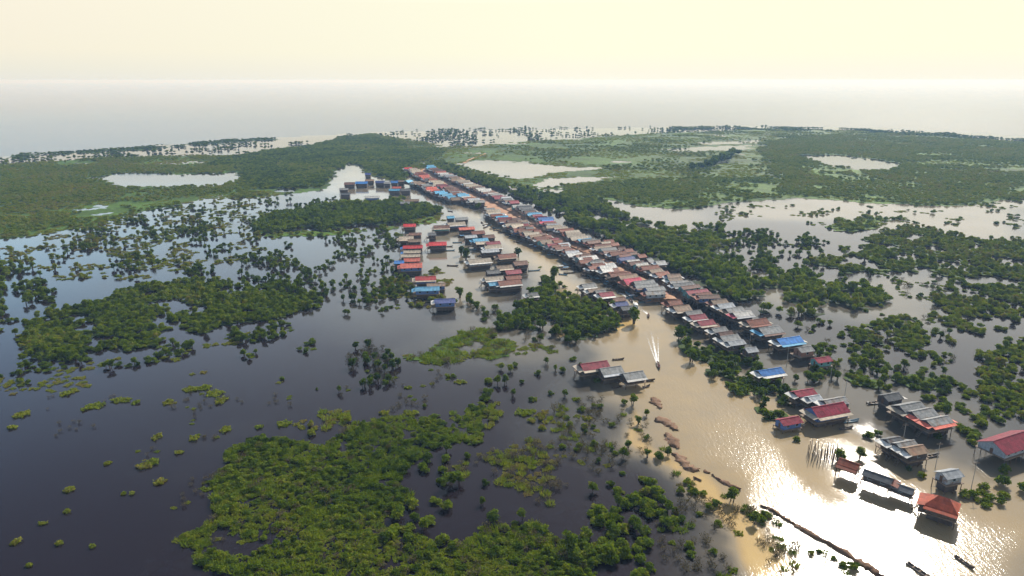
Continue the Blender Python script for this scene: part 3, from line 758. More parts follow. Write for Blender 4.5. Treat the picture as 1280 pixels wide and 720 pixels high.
# houses set one by one: px, py of the roof, length, depth, roof, awning, options, label
def one(px, py, L, D, roof, awn=None, label='', rz=None, z=None, group=None, **k):
    zd = k.get('zd', 2.4); hw = k.get('hw', 2.2); zz = z or zd + hw + D * .1
    p = at_roof(px, py, zz); s_ = FPX / project(p[0], p[1], zz)[2]
    k.setdefault('det', 2 if s_ > 1.6 else 1)
    return house(p, ROWRZ + R(k.pop('turn', 0)) if rz is None else rz, L, D, roof, awn, label=label, group=group, **k)
GN = 'houses on the near bank of the channel'
one(842,377,6.5,5.5,'rust',None,'brick red roof house at the corner where channel meets the road end',group=GN,wall='w_dark',end='rust')
one(851,384,8.0,6,'tan','cream','tan roofed house with white porch at the channel mouth',group=GN,end='white')
one(866,390,7.5,4.5,'grey',None,'plain grey roof tucked behind a crimson roof with white awning',group=GN,left=False)
one(871,395,7.5,5,'crimson','white','crimson roof with white awning nearest the plain grey roof',group=GN,end='white')
one(881,402,7.5,5,'crimson','cream','crimson roof with a dark red skirt roof beneath its white awning',group=GN,end='cream')
one(887,407,8.0,3.0,'brown',None,'low dark red lean-to in front of two crimson roofs',group=GN,zd=1.9,hw=1.4,left=False)
one(898,411,6.5,4.5,'grey','white','grey roof with bright white porch tip on the near bank',group=GN,end='white')
one(906,416,6.0,4,'brown',None,'brown roof between two grey roofs on the near bank',group=GN,left=False)
one(911,421,8,5,'grey','white','wide grey roof with white awning above the bank trees',group=GN,end='white')
one(919,427,7,4,'silver',None,'narrow silver roof, last of the row before the bank trees',group=GN,end='white')
one(938,436,4.5,3.8,'silver',None,'tiny pale hut alone in the water beside the bank trees',group=GN,left=False)
GR = 'houses of the back row facing the flooded lane'
one(898,376,8,4.5,'tan','rust','tan roof with rust red skirt behind the pale blue grey roof',group=GR,end='rust')
one(906,381,8,5,'silver','silver','long pale silver roof in the back row facing the flooded lane',group=GR,end='white')
one(917,386,8.5,5,'grey',None,'grey and brown roof just behind the white roof with pink porch',group=GR,end='tan')
one(927,391,9,5,'white','silver','white roof with a pink porch flap in the back row',group=GR,end='pink',left=True)
one(945,401,10,5.5,'rust','rust','rust red roof with cream end panels in the back row',group=GR,end='cream',right=True)
one(961,411,10,6.5,'grey','brown','broad grey roof with brown skirt and blue porch flap',group=GR,end='sky')
one(985,424,11,5.5,'blue','sky','sky blue roof with white end panel, last house of the back row',group=GR,end='white',right=True)
one(1005,435,6,4.5,'grey',None,'small grey roof with red gable beside the sky blue roof',group=GR,wall='w_brick')
one(1027,448,6.5,4,'crimson',None,'teal walled hut with dull red roof among the bushes',wall='w_teal',zd=1.6,left=False)
one(962,463,9.5,4.5,'blue','white','bright blue roof with broad white awning among the bank trees',end='white',zd=2)
GQ = 'houses of the crimson roof compound'
one(1004,489,7.5,4,'crimson',None,'crimson roof with white porch behind the big crimson and cream house',group=GQ,end='white',zd=2.2)
one(1017,496,4.2,3.2,'silver',None,'small silver roof with white flap beside the crimson compound',group=GQ,end='white',zd=2)
one(1043,500,8.5,4.5,'grey',None,'grey roof with white porch touching the big crimson roof',group=GQ,end='white')
one(1034,510,12.5,6,'crimson','cream','big crimson roof with wide cream awning and blue walls',group=GQ,wall='w_blue',end='cream',rise=1.9)
one(986,524,7,4,'crimson',None,'low crimson roofed hut with blue painted walls on the river edge',group=GQ,wall='w_blue',left=False,zd=1.0,hw=2.0)
GF = 'houses standing in the flood near the right hand scrub'
one(1113,494,6.2,4.5,'darkgrey',None,'dark grey roofed hut with white tip and boat moored beside it',group=GF,end='white',left=False,right=True,zd=2.6)
one(1137,507,8.5,6,'grey','tan','grey roof with cream porch, left half of the double house',group=GF,end='cream',zd=2.8)
one(1152,514,8,5,'grey','tan','grey roof with coral porch, right half of the double house',group=GF,end='coral',zd=2.8)
one(1171,524,8.5,4.2,'grey','coral','grey roof edged all round in coral red with coral end panel',group=GF,end='coral',right=True,zd=2.6)
one(1116,549,4.6,3.8,'darkgrey',None,'dark roof with big white flap, leftmost of three joined huts',group=GF,end='white',turn=-2)
one(1131,554,6.0,4.4,'grey','cream','grey roof with white flap, middle of three joined huts',group=GF,end='white',turn=-2)
one(1142,560,6.0,4.4,'tan',None,'tan grey roof with white flap, rightmost of three joined huts',group=GF,end='white',turn=-2)
RIV = math.atan2(-.80, .60)
one(1062,578,4.6,3.4,'rust','rust','rusty striped roof hut on tall posts in the bright river glare',rz=R(-42),zd=3.0,hw=1.3,left=False,lower=False)
one(1098,594,6.6,3.0,'darkgrey',None,'long grey roofed hall on posts with rusty end flap',rz=R(-43),zd=3.0,hw=1.5,left=False,right=True,end='rust',lower=False)
one(1128,608,5.0,2.8,'darkgrey',None,'lower dark roofed annex continuing the long grey hall',rz=R(-43),zd=2.2,hw=1.2,left=False,lower=False)
one(1187,590,5.2,3.6,'silver',None,'pale silver roofed tall hut with blue walls beside round bushes',rz=R(16),wall='w_tin',zd=3.0,hw=2.2,left=False)
one(1179,627,6.6,5.4,'orange','orange','orange red roofed house on tall posts in the river',rz=R(-38),zd=2.4,hw=2.3,hip=True,left=True,lower=True,rise=1.9,wall='w_wood')
one(1262,549,16,8,'crimson',None,'large crimson roofed hall with pale gable beside the dense scrub',rz=R(24),wall='w_tin',zd=3.0,hw=1.8,left=False,lower=False,rise=2.1)
GM = 'houses across the channel on the mud side'
one(742,455,10.5,5.5,'crimson','cream','crimson roof with cream awning beside the channel mud shore',group=GM,end='cream')
one(763,461,8.0,5,'grey','silver','grey roofed house joined to the crimson roof on the mud shore',group=GM,left=False)
one(791,467,7.5,5,'grey','white','grey roof with white awning and boats alone in the channel',group=GM,left=False,zd=2.0,lower=False)
GT = 'huts at the edge of the tall tree grove'
for (px,py,L,D,roof,awn,lab) in [(735,356,7,5,'grey','white','grey roofed hut at the top of the grove by the river'),(742,362,6,4,'tan',None,'tan hut with white flap behind the crimson grove hut'),
    (757,367,7,5,'crimson','white','crimson roofed hut with white porch at the grove edge'),(750,364,5,4,'grey',None,'small grey roof squeezed beside the crimson grove hut'),
    (773,373,6,4,'brown',None,'brown roofed hut by the channel below the crimson one'),(776,379,6,4,'navy',None,'dark hut with white flap among grove moorings'),(783,384,5.5,4,'darkgrey',None,'dark grey hut at the tip of the grove huts')]:
    one(px,py,L,D,roof,awn,lab,group=GT,end='white' if awn or 'flap' in lab else None)
GC = 'houses on the islet in mid channel'
for (px,py,L,D,roof,awn,lab) in [(563,271,5,5,'sky',None,'small blue roofed house at the far tip of the mid channel islet'),(577,273,9,5,'grey',None,'grey roof cluster house behind the cream and brown islet house'),
    (570,279,13,6,'cream','white','cream and brown long house with navy wall on the islet'),(583,285,11,5,'coral',None,'coral red roof near the far end of the mid channel islet'),
    (597,290,9,6,'rust',None,'rust roof in the middle of the mid channel islet'),(588,295,8,5,'silver',None,'pale blue grey roof on the islet waterfront'),(610,295,8,6,'brown',None,'brown roof beside islet trees in mid channel'),
    (600,299,10,4.5,'sky','sky','sky blue roof of the mid channel islet'),(603,303,9,4.5,'cream',None,'cream roof below the sky blue islet roof'),(616,303,9,4.5,'crimson','tan','crimson brown roof with tan skirt on the islet'),
    (616,308,11,4.5,'cream','white','long cream roof at the waist of the islet'),(612,313,11,4.5,'silver',None,'pale grey roof at the waist of the islet'),(633,319,11,6,'rust','tan','rust roof with dark walls at the islet middle'),
    (599,325,13.5,6,'cream','white','wide cream roof with pale blue tin walls on the islet'),(650,328,8,6,'brown',None,'brown roofed lone house at the edge of the islet grass'),(630,333,9,5,'tan','cream','tan roof in the near cluster of the islet'),
    (641,339,8.5,5.5,'crimson',None,'dark crimson roof in the near cluster of the islet'),(616,339,7,5,'darkgrey',None,'dark grey hut with bluish wall in the near islet cluster'),(617,347,10,4.5,'cream','white','cream roof with white awning in the near islet cluster'),
    (641,346,8,5,'rust',None,'rust roof just behind the big near islet house'),(636,352,12,6.5,'rust','white','big rust and white roof nearest of all on the islet'),(618,354,6,4,'sky',None,'pale blue tin hut on the near tip of the islet'),(665,367,5,4,'darkgrey','white','dark hut alone in water beside the grove')]:
    one(px,py,L,D,roof,awn,lab,group=GC,wall='w_tin' if 'tin walls' in lab else ('w_blue' if 'navy' in lab else 'w_dark'),end=awn,left=bool(awn))
GL = 'houses of the colourful cluster in the drowned trees'
for (px,py,L,D,roof,awn,lab) in [(512,281,8.5,5,'red','brown','bright red roof with brown skirt at the far end of the colourful cluster'),(519,292,8,4.5,'brown','tan','brown roof behind the cream roof of the colourful cluster'),
    (508,297,9,6,'cream','cream','cream roof on dark walls in the colourful cluster'),(518,300,8,5,'tan',None,'tan roof between cream and bright red roofs of the cluster'),(516,308,12,5,'red','red','long bright red roof with blue porch in the colourful cluster'),
    (515,314,10,4,'cream',None,'cream roof with blue porch in the colourful cluster'),(513,319,11,4,'cream',None,'narrow cream roof between two bright roofs of the cluster'),(515,324,9,5,'coral',None,'coral roof just behind the big coral roof'),
    (514,331,12,7,'coral','coral','big coral roof at the near end of the colourful cluster'),(547,304,11,6,'red','red','bright red roof standing alone beside the colourful cluster'),(552,283,11,6,'brown','cream','brown and cream roof with teal wall in open water'),
    (540,292,5,5,'darkgrey',None,'dark hut in water behind the lone bright red roof'),(532,347,10.5,5,'red','cream','bright red roof with pale edges beside the green mat'),(545,355,9,4,'tan',None,'tan lean-to roof beside the light blue roof'),
    (534,360,12,5,'sky','sky','light blue roof with cream porch above brown water'),(556,375,9.5,5,'navy','navy','deep blue roof with white porch, nearest of the colourful cluster'),(499,327,5,4,'blue',None,'small blue roof tucked beside the big coral roof')]:
    one(px,py,L,D,roof,awn if lab.find('skirt') >= 0 or awn in ('cream',) else None,lab,group=GL,rz=R(8) if px < 560 else None,end='blue' if 'blue porch' in lab else ('white' if 'white porch' in lab else awn),wall='w_teal' if 'teal' in lab else ('w_blue' if py > 330 else 'w_dark'))
GX = 'houses on the far side channel'
for (px,py,L,D,roof,lab) in [(437,229,10,7,'brown','dull brown hut at the bend of the far side channel'),(452,228,12,7,'blue','blue roof at the bend of the far side channel'),(460,217,6,6,'navy','deep blue hut near the far channel mouth'),(462,225,9,5,'tan','tan roof behind the blue roof at the far channel'),
    (475,227,9,7,'navy','deep blue roofed house in the far side channel row'),(484,228,6,6,'grey','grey hut between two deep blue houses of the far channel'),(493,227,7,7,'blue','small bright blue house at the far channel mouth'),(501,226,7,5,'tan','tan roof hut at the mouth of far channel'),
    (493,237,10,5,'sky','sky blue roof on the near shore of the far channel'),(496,234,8,5,'coral','coral roof behind the sky blue far channel roof'),(507,237,9,6,'darkgrey','dark boat shaped house moored at the far channel'),(465,246,13,5,'white','white roof with blue wall among drowned trees'),
    (430,236,8,5,'grey','grey hut at the edge of the drowned grove'),(432,242,8,5,'darkgrey','dark hut in front of the drowned grove edge'),(515,250,12,5,'tan','pinkish tan roofs behind the dark forest islet'),(506,253,8,5,'grey','grey roof half hidden by the dark forest islet')]:
    one(px,py,L,D,roof,None,lab,group=GX,rz=R(5),left=False,det=1,wall='w_blue' if 'blue wall' in lab else 'w_dark')
for (px,py,L,D,roof,lab) in [(762,330,5,4,'white','white roofed hut tucked between the back row and the forest'),(805,333,8,5,'cream','cream open shed at the forest edge behind the back row'),(642,236,4,4,'cream','cream roof alone in the forest behind the village'),(757,303,6,4,'cream','cream hut at the forest edge near the blue roof')]:
    one(px,py,L,D,roof,None,lab,left=False,det=1)

# ------------------------------------------------------------------ boats
BOATS = []
def hull_mesh(L, W, mat, name):
    mb = MB(); st = 11; ring = []
    for i in range(st):
        t = i / (st - 1); x = (t - .5) * L; w_ = W / 2 * max(.04, math.sin(math.pi * min(1, .14 + t * .86)) ** .6 if t > .5 else (.72 + .28 * math.sin(math.pi * t)))
        sh = .55 + .55 * max(0, (t - .6) / .4) ** 2 + .12 * max(0, (.2 - t) / .2); k = .06 + .5 * max(0, (t - .8) / .2) ** 2
        ring.append([(x, -w_, sh), (x, -w_ * .7, k), (x, w_ * .7, k), (x, w_, sh), (x, w_ - .07, sh), (x, w_ * .6, k + .08), (x, -w_ * .6, k + .08), (x, -w_ + .07, sh)])
    v = [p for r in ring for p in r]; f = []
    for i in range(st - 1):
        for k in range(8): f.append((i * 8 + k, i * 8 + (k + 1) % 8, (i + 1) * 8 + (k + 1) % 8, (i + 1) * 8 + k))
    f.append(tuple(range(7, -1, -1))); f.append(tuple((st - 1) * 8 + k for k in range(8)))
    mb.add(v, f); return mb.mesh(name, mat)
def person(parent_loc, rz, label, stand=False):
    """a seated or standing figure grown from a skinned skeleton"""
    me = bpy.data.meshes.new('person')
    if stand:
        V = [(0, 0, .92), (0, 0, 1.2), (0, 0, 1.45), (0, 0, 1.55), (0, .02, 1.68), (0, -.2, 1.4), (.12, -.28, 1.12), (.25, -.26, .95), (0, .2, 1.4), (.05, .27, 1.12), (.15, .26, .92), (0, -.1, .86), (.03, -.12, .48), (0, -.12, .05), (.1, -.12, .03), (0, .1, .86), (.03, .12, .48), (0, .12, .05), (.1, .12, .03)]
    else:
        V = [(0, 0, .32), (0, 0, .58), (0, 0, .82), (.01, 0, .92), (.02, 0, 1.05), (0, -.2, .78), (.12, -.26, .54), (.3, -.2, .46), (0, .2, .78), (.12, .26, .54), (.3, .2, .46), (.05, -.1, .3), (.45, -.13, .38), (.5, -.13, .08), (.6, -.13, .05), (.05, .1, .3), (.45, .13, .38), (.5, .13, .08), (.6, .13, .05)]
    E = [(0, 1), (1, 2), (2, 3), (3, 4), (2, 5), (5, 6), (6, 7), (2, 8), (8, 9), (9, 10), (0, 11), (11, 12), (12, 13), (13, 14), (0, 15), (15, 16), (16, 17), (17, 18)]
    rad = [.13, .13, .15, .05, .10, .06, .045, .035, .06, .045, .035, .085, .06, .045, .04, .085, .06, .045, .04]
    me.from_pydata(V, E, []); o = link('person', me); o.location = parent_loc; o.rotation_euler = (0, 0, rz); me.materials.append(M['shirt'])
    sk = o.modifiers.new('skin', 'SKIN')
    for i, r in enumerate(rad): me.skin_vertices[0].data[i].radius = (r, r)
    me.skin_vertices[0].data[0].use_root = True
    o.modifiers.new('sub', 'SUBSURF').levels = 1
    return tag(o, label, 'person')
def boat(px, py, rz, L, W, label, mat='hull', canopy=None, group=None, riders=0):
    p = ground(px, py, .3); e = empty('boat', (p[0], p[1], -.12), rz); tag(e, label, 'boat', group)
    link('hull', hull_mesh(L, W, M[mat], 'hull'), e)
    for k in range(3 if L > 6 else 2):
        mb = MB(); x = -L * .28 + k * L * .2; mb.box(x - .14, x + .14, -W * .38, W * .38, .40, .45); mb.build('bench', M['seat'], e)
    mb = MB(); mb.box(-L * .49, -L * .44, -.16, .16, .6, .95); mb.tube([(-L * .47, 0, .7), (-L * .56, 0, .15)], [.05, .04], 5); mb.build('outboard_motor', M['engine'], e)
    if canopy:
        mb = MB(); n = 6; x0, x1 = -L * .3, L * .18
        for i in range(n):
            a0 = -1 + 2 * i / n; a1 = -1 + 2 * (i + 1) / n; za, zb = 1.75 - .25 * a0 * a0, 1.75 - .25 * a1 * a1
            mb.slab((x0, a0 * W * .5, za), (x1, a0 * W * .5, za), (x1, a1 * W * .5, zb), (x0, a1 * W * .5, zb), .04)
        mb.build('canopy', M[canopy], e)
        for x in (x0 + .1, x1 - .1):
            for s in (-1, 1): mb = MB(); mb.tube([(x, s * W * .46, .4), (x, s * W * .46, 1.5)], [.03, .03], 5); mb.build('canopy_post', M['pole'], e)
    for k in range(riders):
        x = (-L * .38, L * .02, L * .18)[k]; c, s = math.cos(rz), math.sin(rz)
        person((p[0] + x * c, p[1] + x * s, .08 if k else .05), rz, ('person steering at the stern of the %s', 'person seated mid boat in the %s', 'person seated near the bow of the %s')[k] % ' '.join(label.split()[:6]))
    BOATS.append((p[0], p[1])); return e, p
def dirpx(a, b): p, q = ground(*a), ground(*b); d = q - p; return math.atan2(d[1], d[0])
def wake(px, py, tail, half, label_name='wake', side=.22):
    """two foam arms and a churned centre trailing a boat"""
    p = ground(px, py); q = ground(*tail); d = q - p; L = np.hypot(*d); d = d / L; n = np.array([-d[1], d[0]]); v = []; f = []; fo = []
    st = 30
    for (off0, off1, w0, w1, a) in ((0, 0, .5, half * .34, .70), (.4, half, .3, half * .22, .60), (-.4, -half, .3, half * .22, .60), (.3, half * .6, .2, half * .14, .44), (-.3, -half * .6, .2, half * .14, .44)):
        b = len(v)
        for i in range(st + 1):
            t = i / st; c = p + d * (t * L + .3) + n * (off0 + (off1 - off0) * t); w_ = w0 + (w1 - w0) * t
            for k, (s, al) in enumerate(((-1, 0), (-.4, 1), (.4, 1), (1, 0))):
                v.append((*(c + n * s * w_), .03)); fo.append(al * a * .95 * (1 - t) ** .75 + .02)
        for i in range(st):
            for k in range(3): f.append((b + i * 4 + k, b + i * 4 + k + 1, b + i * 4 + k + 5, b + i * 4 + k + 4))
    v = [(x, y, z + .004 * (i // ((st + 1) * 4))) for i, (x, y, z) in enumerate(v)]
    me = mesh_from('wake', v, f, [M['foam']]); at = me.attributes.new('foam', 'FLOAT', 'POINT'); at.data.foreach_set('value', np.array(fo, dtype=np.float32))
    if me.polygons[0].normal.z < 0: me.flip_normals()
    tag(link('wake_foam', me), kind='stuff')
boat(823, 457, dirpx((814, 430), (824, 460)), 7.5, 1.5, 'fast dark boat throwing a long white wake toward the camera', 'hull', None, None, 3)
wake(822, 454, (811, 399), 4.2)
boat(810.5, 395, dirpx((810, 380), (812, 400)), 5.5, 1.3, 'small dark boat farther up the channel trailing a thin wake', 'hull', None, None, 2)
wake(810, 393, (797, 382), 1.6)
boat(795, 383, dirpx((790, 375), (797, 388)), 8.5, 1.8, 'blue hulled boat with white canopy off the last grove huts', 'hull2', 'canopy_w', None, 1)
wake(794, 380, (775, 363), 2.0)
boat(789, 376, dirpx((783, 370), (792, 379)), 6.0, 1.5, 'small red brown boat just ahead of the canopied one', 'hull', None, None, 2)
wake(788, 374, (760, 357), 1.6)
boat(1153, 716, dirpx((1143, 709), (1162, 722)), 8, 1.25, 'long narrow dark canoe at the lower edge of the river glare', 'hull')
boat(1206, 703, dirpx((1198, 698), (1212, 708)), 5, .9, 'short dark canoe drifting in the rippled glare', 'hull')
boat(1097, 503, R(12), 8.5, 1.7, 'dark wooden boat moored before the dark grey roofed hut', 'hull', None)
boat(1058, 535, R(15), 5, 1.0, 'slim boat adrift in front of the big crimson and cream house', 'hull')
boat(1064, 526, R(12), 6, 1.4, 'boat tied at the right end of the big crimson house', 'hull2')
boat(803, 476, R(8), 10, 1.6, 'long boat tied in front of the lone grey house in the channel', 'hull')
boat(786, 475, R(4), 7, 1.5, 'dark boat tied behind the long boat at the lone grey house', 'hull')
boat(771, 484, R(15), 4, 1.1, 'small dark boat below the crimson roof house on the mud shore', 'hull')
boat(773, 449, R(10), 5, 1.0, 'thin canoe beyond the crimson roof house on the mud shore', 'hull')
boat(1162, 570, R(14), 7, 1.3, 'brown boat tied right of three joined huts', 'hull', None)
boat(808, 483, R(30), 3.5, 1.0, 'short brown canoe off the end of the long boat', 'hull')
MOOR = [(708,336,14),(712,341,10),(704,343,-20),(716,332,12),(702,334,8),(690,318,8),(697,313,10),(648,302,5),(655,299,12),(636,293,8),(616,286,5),(621,285,-10),(607,284,60),(563,264,-30),(668,338,15),(590,301,10),(578,296,15),(572,303,5),(566,332,-8),(583,321,8),(590,312,4),(645,354,12),(746,349,-5),(776,389,20),(783,392,15),(560,308,4),(563,313,6),(766,362,16),(789,388,20)]
BR = random.Random(31); WF = [(812,378),(790,368),(762,354),(737,343),(713,334),(690,320),(668,308),(645,297),(625,287),(606,279)]
for k in range(26):
    t = BR.uniform(0, len(WF) - 1.001); i = int(t); q0, q1 = WF[i], WF[i + 1]; t -= i
    MOOR.append((q0[0] + (q1[0] - q0[0]) * t + BR.uniform(-5, 3), q0[1] + (q1[1] - q0[1]) * t + BR.uniform(-1, 2), BR.choice([12, 18, -60, 108, 25])))
for i, (px, py, a) in enumerate(MOOR):
    near = min(((math.hypot(*(np.array(project(*h[:2], 0)[:2]) - (px, py)))), k) for k, h in enumerate(HOUSES))[1]
    lab = None
    boat(px, py, R(a), random.uniform(5, 8), random.uniform(1.2, 1.7), ['slim dark', 'plain wooden', 'blue painted'][i % 3] + ' moored boat, %s along village waterfront from its near end' % ORD[sorted(range(len(MOOR)), key=lambda q: -MOOR[q][1]).index(i)],
         'hull2' if i % 3 == 2 else 'hull', None if i % 4 else ('canopy_w' if i % 8 else 'canopy_b'), 'moored boats along the village waterfront')

# ------------------------------------------------------------------ bare posts, utility poles
PR = random.Random(5); pm = None
mbp = MB(); mbp.tube([(0, 0, -1), (.03, .02, 1.6), (.0, .05, 3.4)], [.11, .10, .075], 6); pm = mbp.mesh('wooden_post', M['pole'])
for i in range(44):
    px = 1011 + (i % 11) * 3.9 + PR.uniform(-1.3, 1.3); py = 559 + (i // 11) * 4.4 + (i % 11) * .35 + PR.uniform(-1.2, 1.2)
    p = ground(px, py + 4); o = link('wooden_post', pm, None, (p[0], p[1], 0)); o.scale = (1, 1, PR.uniform(.75, 1.2)); o.rotation_euler = (PR.uniform(-.05, .05), PR.uniform(-.05, .05), PR.uniform(0, 6))
    tag(o, 'bare dark wooden post among the forest of posts in the river', 'post', 'bare posts of an unfinished stilt house')
def upole(px, py, lab):
    p = ground(px, py); e = empty('utility_pole', (p[0], p[1], 0)); tag(e, lab, 'pole', 'utility poles standing in the flood')
    mb = MB(); mb.tube([(0, 0, -1), (0, 0, 8.5)], [.11, .07], 6); mb.build('shaft', M['concrete'], e)
    mb = MB(); mb.box(-.9, .9, -.06, .06, 7.9, 8.02); mb.build('crossarm', M['wood'], e)
for a in [(1169, 585, 'utility pole right of the three joined huts'), (1127, 560, 'utility pole between coral edged roof and the three joined huts'), (1055, 500, 'utility pole behind the crimson roof compound'), (983, 458, 'utility pole between blue roof and the bank trees'),
          (937, 431, 'utility pole beside the tiny pale hut in the lane'), (1214, 610, 'utility pole behind the orange red roofed house'), (1037, 480, 'utility pole in open water behind the crimson compound')]: upole(*a)
# ------------------------------------------------------------------ vegetation
# region: name, kind mix {kind: weight}, cover, spacing m, size range m, pixel polygon, base tint, ground tint (None: open water), noise scale, phrase
POND = [
 [(108,224),(140,217),(180,216),(230,218),(306,215),(300,226),(270,233),(200,234),(150,233),(138,228)],
 [(566,205),(600,200),(640,202),(700,208),(765,209),(720,214),(690,216),(660,223),(640,224),(600,214)],
 [(668,228),(700,222),(772,221),(740,227),(700,232),(674,235)], [(672,237),(710,235),(708,243),(676,244)],
 [(990,194),(1040,193),(1130,204),(1118,212),(1080,214),(1030,206)], [(815,187),(870,184),(944,181),(935,187),(860,190)], [(868,178),(950,175),(945,179),(882,181)],
 [(1078,200),(1088,180),(1094,174),(1096,176),(1088,188),(1084,202)],
 [(404,238),(418,222),(432,206),(440,203),(447,208),(470,226),(540,236),(545,258),(430,250),(405,244)], [(318,168),(420,166),(418,176),(360,178)],
 [(748,248),(765,250),(790,258),(850,261),(842,266),(895,272),(885,281),(835,283),(792,275),(770,262)],
 [(672,232),(690,240),(672,246)],
 [(885,320),(905,308),(950,307),(985,304),(1010,309),(1040,297),(1060,291),(1078,299),(1042,307),(1022,318),(1000,323),(1000,332),(1040,340),(1080,345),(1110,340),(1160,342),(1188,356),(1202,366),(1167,374),(1162,385),(1174,405),(1180,425),(1192,440),(1212,460),(1226,475),(1198,474),(1174,450),(1160,428),(1150,405),(1138,388),(1110,368),(1080,360),(1050,352),(1010,347),(975,342),(960,352),(933,347),(925,325),(905,328)],
]
RIVER = [[(505,232),(520,240),(560,262),(600,290),(640,318),(690,350),(730,368),(785,392),(780,420),(700,435),(760,480),(800,490),(815,520),(838,565),(870,590),(930,625),(1010,672),(1090,730),(1230,730),(1200,650),(1060,625),(1010,560),(960,530),(905,500),(860,460),(838,420),(826,385),(790,372),(735,348),(680,322),(640,300),(600,275),(560,250),(530,232)],
         [(505,245),(545,262),(556,285),(545,300),(560,340),(585,375),(640,372),(665,355),(640,335),(600,325),(570,300),(562,262)],
         [(838,377),(800,352),(770,337),(725,311),(680,286),(640,263),(600,241),(535,211),(520,214),(600,262),(660,300),(740,345),(830,385)],
         [(862,385),(900,410),(940,440),(975,470),(1000,475),(985,440),(940,420),(890,388)]]
FAR_L = [(-80,212),(0,207),(60,203),(130,198),(200,196),(300,194),(360,186),(400,180),(440,170),(470,167),(560,184),(585,182),(545,194),(525,207),(500,216),(510,228),(470,222),(438,203),(420,216),(405,238),(330,246),(250,250),(180,264),(120,284),(60,292),(0,302),(-90,312)]
FIELD_R = [(500,218),(525,208),(560,186),(640,178),(700,175),(800,168),(900,164),(960,161),(1100,164),(1280,178),(1380,186),(1380,262),(1280,248),(1235,255),(1180,257),(1080,253),(1000,247),(900,254),(860,262),(800,258),(750,247),(700,248),(650,236),(600,224),(560,208)]
FOREST_V = [(528,208),(548,203),(575,213),(600,222),(650,235),(700,246),(745,250),(770,262),(795,277),(850,284),(900,284),(930,296),(905,308),(935,326),(965,320),(985,326),(940,342),(1000,330),(1030,345),(1110,366),(1112,374),(1060,390),(1010,394),(985,396),(950,390),(930,382),(890,362),(850,343),(800,320),(750,294),(700,272),(650,247),(600,230),(560,215)]
